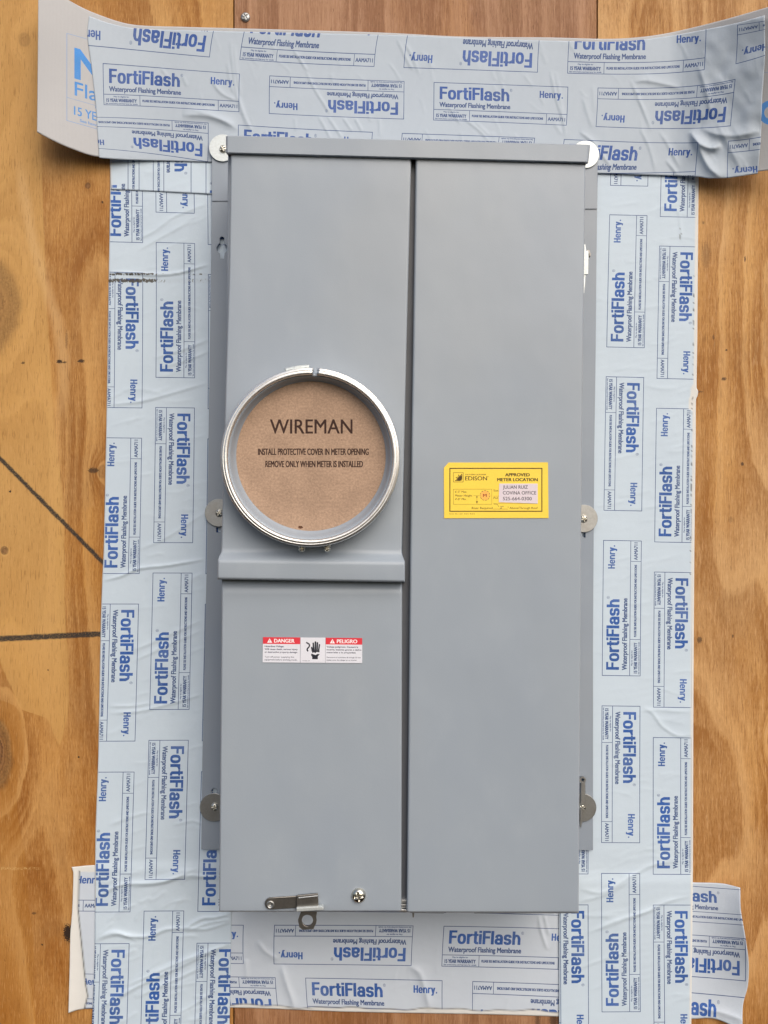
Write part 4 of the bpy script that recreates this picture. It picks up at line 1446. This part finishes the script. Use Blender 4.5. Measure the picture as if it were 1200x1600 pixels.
q = lambda x, y: (680 + x / 6.316, 710 + y / 6.316)
ap = sheet('approval_sticker', [q(85, 132), q(132, 80), q(1113, 78), q(1119, 628), q(88, 630)], DF + .0006, YEL, panel, (q(85, 78), q(1121, 78), q(85, 630)))
ap['label'] = 'yellow approval sticker with one clipped corner'
c = Canvas(385, 197, 2.4, (226, 214, 222))
tx2 = lambda s, x, b, cap, w, bold=(2, 1): c.text(s, x - 630, b - 288, cap, (48, 44, 54), w=w, bold=bold)
tx2('JULIAN RUIZ', 668, 339, 33, 246)
tx2('COVINA OFFICE', 668, 396, 33, 328)
tx2('525-664-0300', 668, 453, 33, 284)
NL = mat_img('white name label', c.image('name_print'), 0.55, 0.04)
sheet('name_label', [q(632, 288), q(1011, 288), q(1012, 485), q(628, 472)], DF + .0009, NL, ap, (q(630, 288), q(1015, 288), q(630, 485)))

# danger sticker
c = Canvas(1066, 272, 1.6, (226, 228, 238))
ox, oy = 72, 74
RED = (222, 58, 72)
INK = (52, 54, 78)
c.rect(0, 0, 403, 72, RED)
c.rect(675, 0, 1066, 72, RED)
c.rect(401, 0, 406, 272, (150, 152, 165))
c.rect(671, 0, 675, 272, (150, 152, 165))
WH = (250, 246, 248)
for x0, y0 in ((48, 12), (720, 12)):
    c.poly([(x0 + 27, y0), (x0 + 55, y0 + 48), (x0 - 1, y0 + 48)], WH)
    c.rect(x0 + 25, y0 + 15, x0 + 30, y0 + 33, RED)
    c.rect(x0 + 25, y0 + 37, x0 + 30, y0 + 42, RED)
c.text('DANGER', 124, 56, 38, WH, w=216, bold=(6, 2))
c.text('PELIGRO', 796, 56, 38, WH, w=216, bold=(6, 2))
for i, (s, w) in enumerate((('Hazardous Voltage.', 206), ('Will cause death, serious injury', 352), ('or destructive property damage.', 352))):
    c.text(s, 22, 106 + i * 31, 17, INK, w=w, bold=(2, 1))
for i, (s, w) in enumerate((('Turn off power supplying this', 316), ('equipment before working inside.', 350))):
    c.text(s, 22, 219 + i * 30, 16, INK, w=w, bold=(1, 0))
for i, (s, w) in enumerate((('Voltaje peligroso. Causar\u00e1 la', 338), ('muerte, lesiones graves o da\u00f1os', 372), ('materiales a la propiedad.', 314))):
    c.text(s, 686, 106 + i * 30, 16, INK, w=w, bold=(2, 1))
for i, (s, w) in enumerate((('Desconecte el suministro de energ\u00eda de este', 366), ('equipo antes de trabajar en su interior.', 326))):
    c.text(s, 686, 217 + i * 29, 14, INK, w=w, bold=(1, 0))
K = (36, 38, 50)
hx = lambda p: [(x - ox, y - oy) for x, y in p]
for (x0, y0, x1, y1, t) in ((598, 182, 612, 236, 17), (614, 136, 620, 222, 17), (637, 122, 637, 220, 17), (658, 130, 655, 222, 17), (680, 150, 671, 226, 15)):
    c.line(hx([(x0, y0), (x1, y1)]), t, K)
    c.disc(x0 - ox, y0 - oy, t / 2, K)
c.poly(hx([(592, 214), (682, 214), (680, 232), (650, 228), (640, 240), (606, 226)]), K)
c.poly(hx([(596, 246), (640, 262), (660, 250), (684, 250), (664, 276), (664, 306), (604, 306), (604, 280), (590, 262)]), K)
c.line(hx([(538, 126), (572, 146), (574, 168), (556, 188), (546, 206), (560, 222)]), 15, K)
c.text('N1083-4A', 430, 254, 9, INK, w=76)
DNG = mat_img('danger sticker', c.image('danger_print'), 0.45, 0.04)
q = lambda x, y: (400 + x / 6.857, 985 + y / 6.857)
ws = sheet('warning_sticker', [q(75, 72), q(1138, 82), q(1138, 350), q(70, 343)], DL + .0006, DNG, panel, (q(72, 72), q(1138, 82), q(70, 343)))
ws['label'] = 'red and white danger sticker with a black hand pictogram'
adopt(panel)


# ------------------------------------------------------------------ cardboard disc in the meter opening
c = Canvas(240, 240, 6, (180, 152, 130))
TXT = (68, 50, 45)
u = lambda x: (x / 3.75 + 330) - 486.5 + 120
v_ = lambda y: (y / 3.75 + 560) - 712 + 120
c.text('WIREMAN', u(345), v_(440), 82 / 3.75, TXT, w=482 / 3.75, bold=(4, 2))
c.text('INSTALL PROTECTIVE COVER IN METER OPENING', u(275), v_(565), 36 / 3.75, TXT, w=647 / 3.75, bold=(4, 2))
c.text('REMOVE ONLY WHEN METER IS INSTALLED', u(318), v_(637), 36 / 3.75, TXT, w=570 / 3.75, bold=(4, 2))
c.poly([(u(512), v_(980)), (u(532), v_(982)), (u(540), v_(992)), (u(524), v_(998)), (u(510), v_(994))], (92, 62, 46))
c.disc(u(765), v_(478), .7, (90, 60, 45))
CARD = mat_img('brown cardboard', c.image('cardboard_print'), 0.85, 0.30, 0.2)
disc_c = empty('cardboard_cover', P(486.5, 828, 0.1175), 'round brown cardboard cover lettered WIREMAN, filling the meter opening', 'cardboard cover')
DC = 0.1186
ctr = P(486.5, 712, DC)
n = 96
rr = 118.0 * sc(DC)
V = [(ctr.x, -DC, ctr.z)]
for r in (rr * .5, rr):
    V += [(ctr.x + r * math.cos(2 * math.pi * i / n), -DC, ctr.z + r * math.sin(2 * math.pi * i / n)) for i in range(n)]
V += [(ctr.x + rr * math.cos(2 * math.pi * i / n), -DC + .003, ctr.z + rr * math.sin(2 * math.pi * i / n)) for i in range(n)]
F = [(0, 1 + i, 1 + (i + 1) % n) for i in range(n)]
for k in range(2):
    F += [(1 + k * n + i, 1 + (k + 1) * n + i, 1 + (k + 1) * n + (i + 1) % n, 1 + k * n + (i + 1) % n) for i in range(n)]
o = mesh_obj('disc', V, F, CARD, disc_c)
uv = o.data.uv_layers.new(name='print')
for lp in o.data.loops:
    w = o.data.vertices[lp.vertex_index].co
    uv.data[lp.index].uv = ((w.x - ctr.x) / (240 * sc(DC)) + .5, (w.z - ctr.z) / (240 * sc(DC)) + .5)
adopt(disc_c)
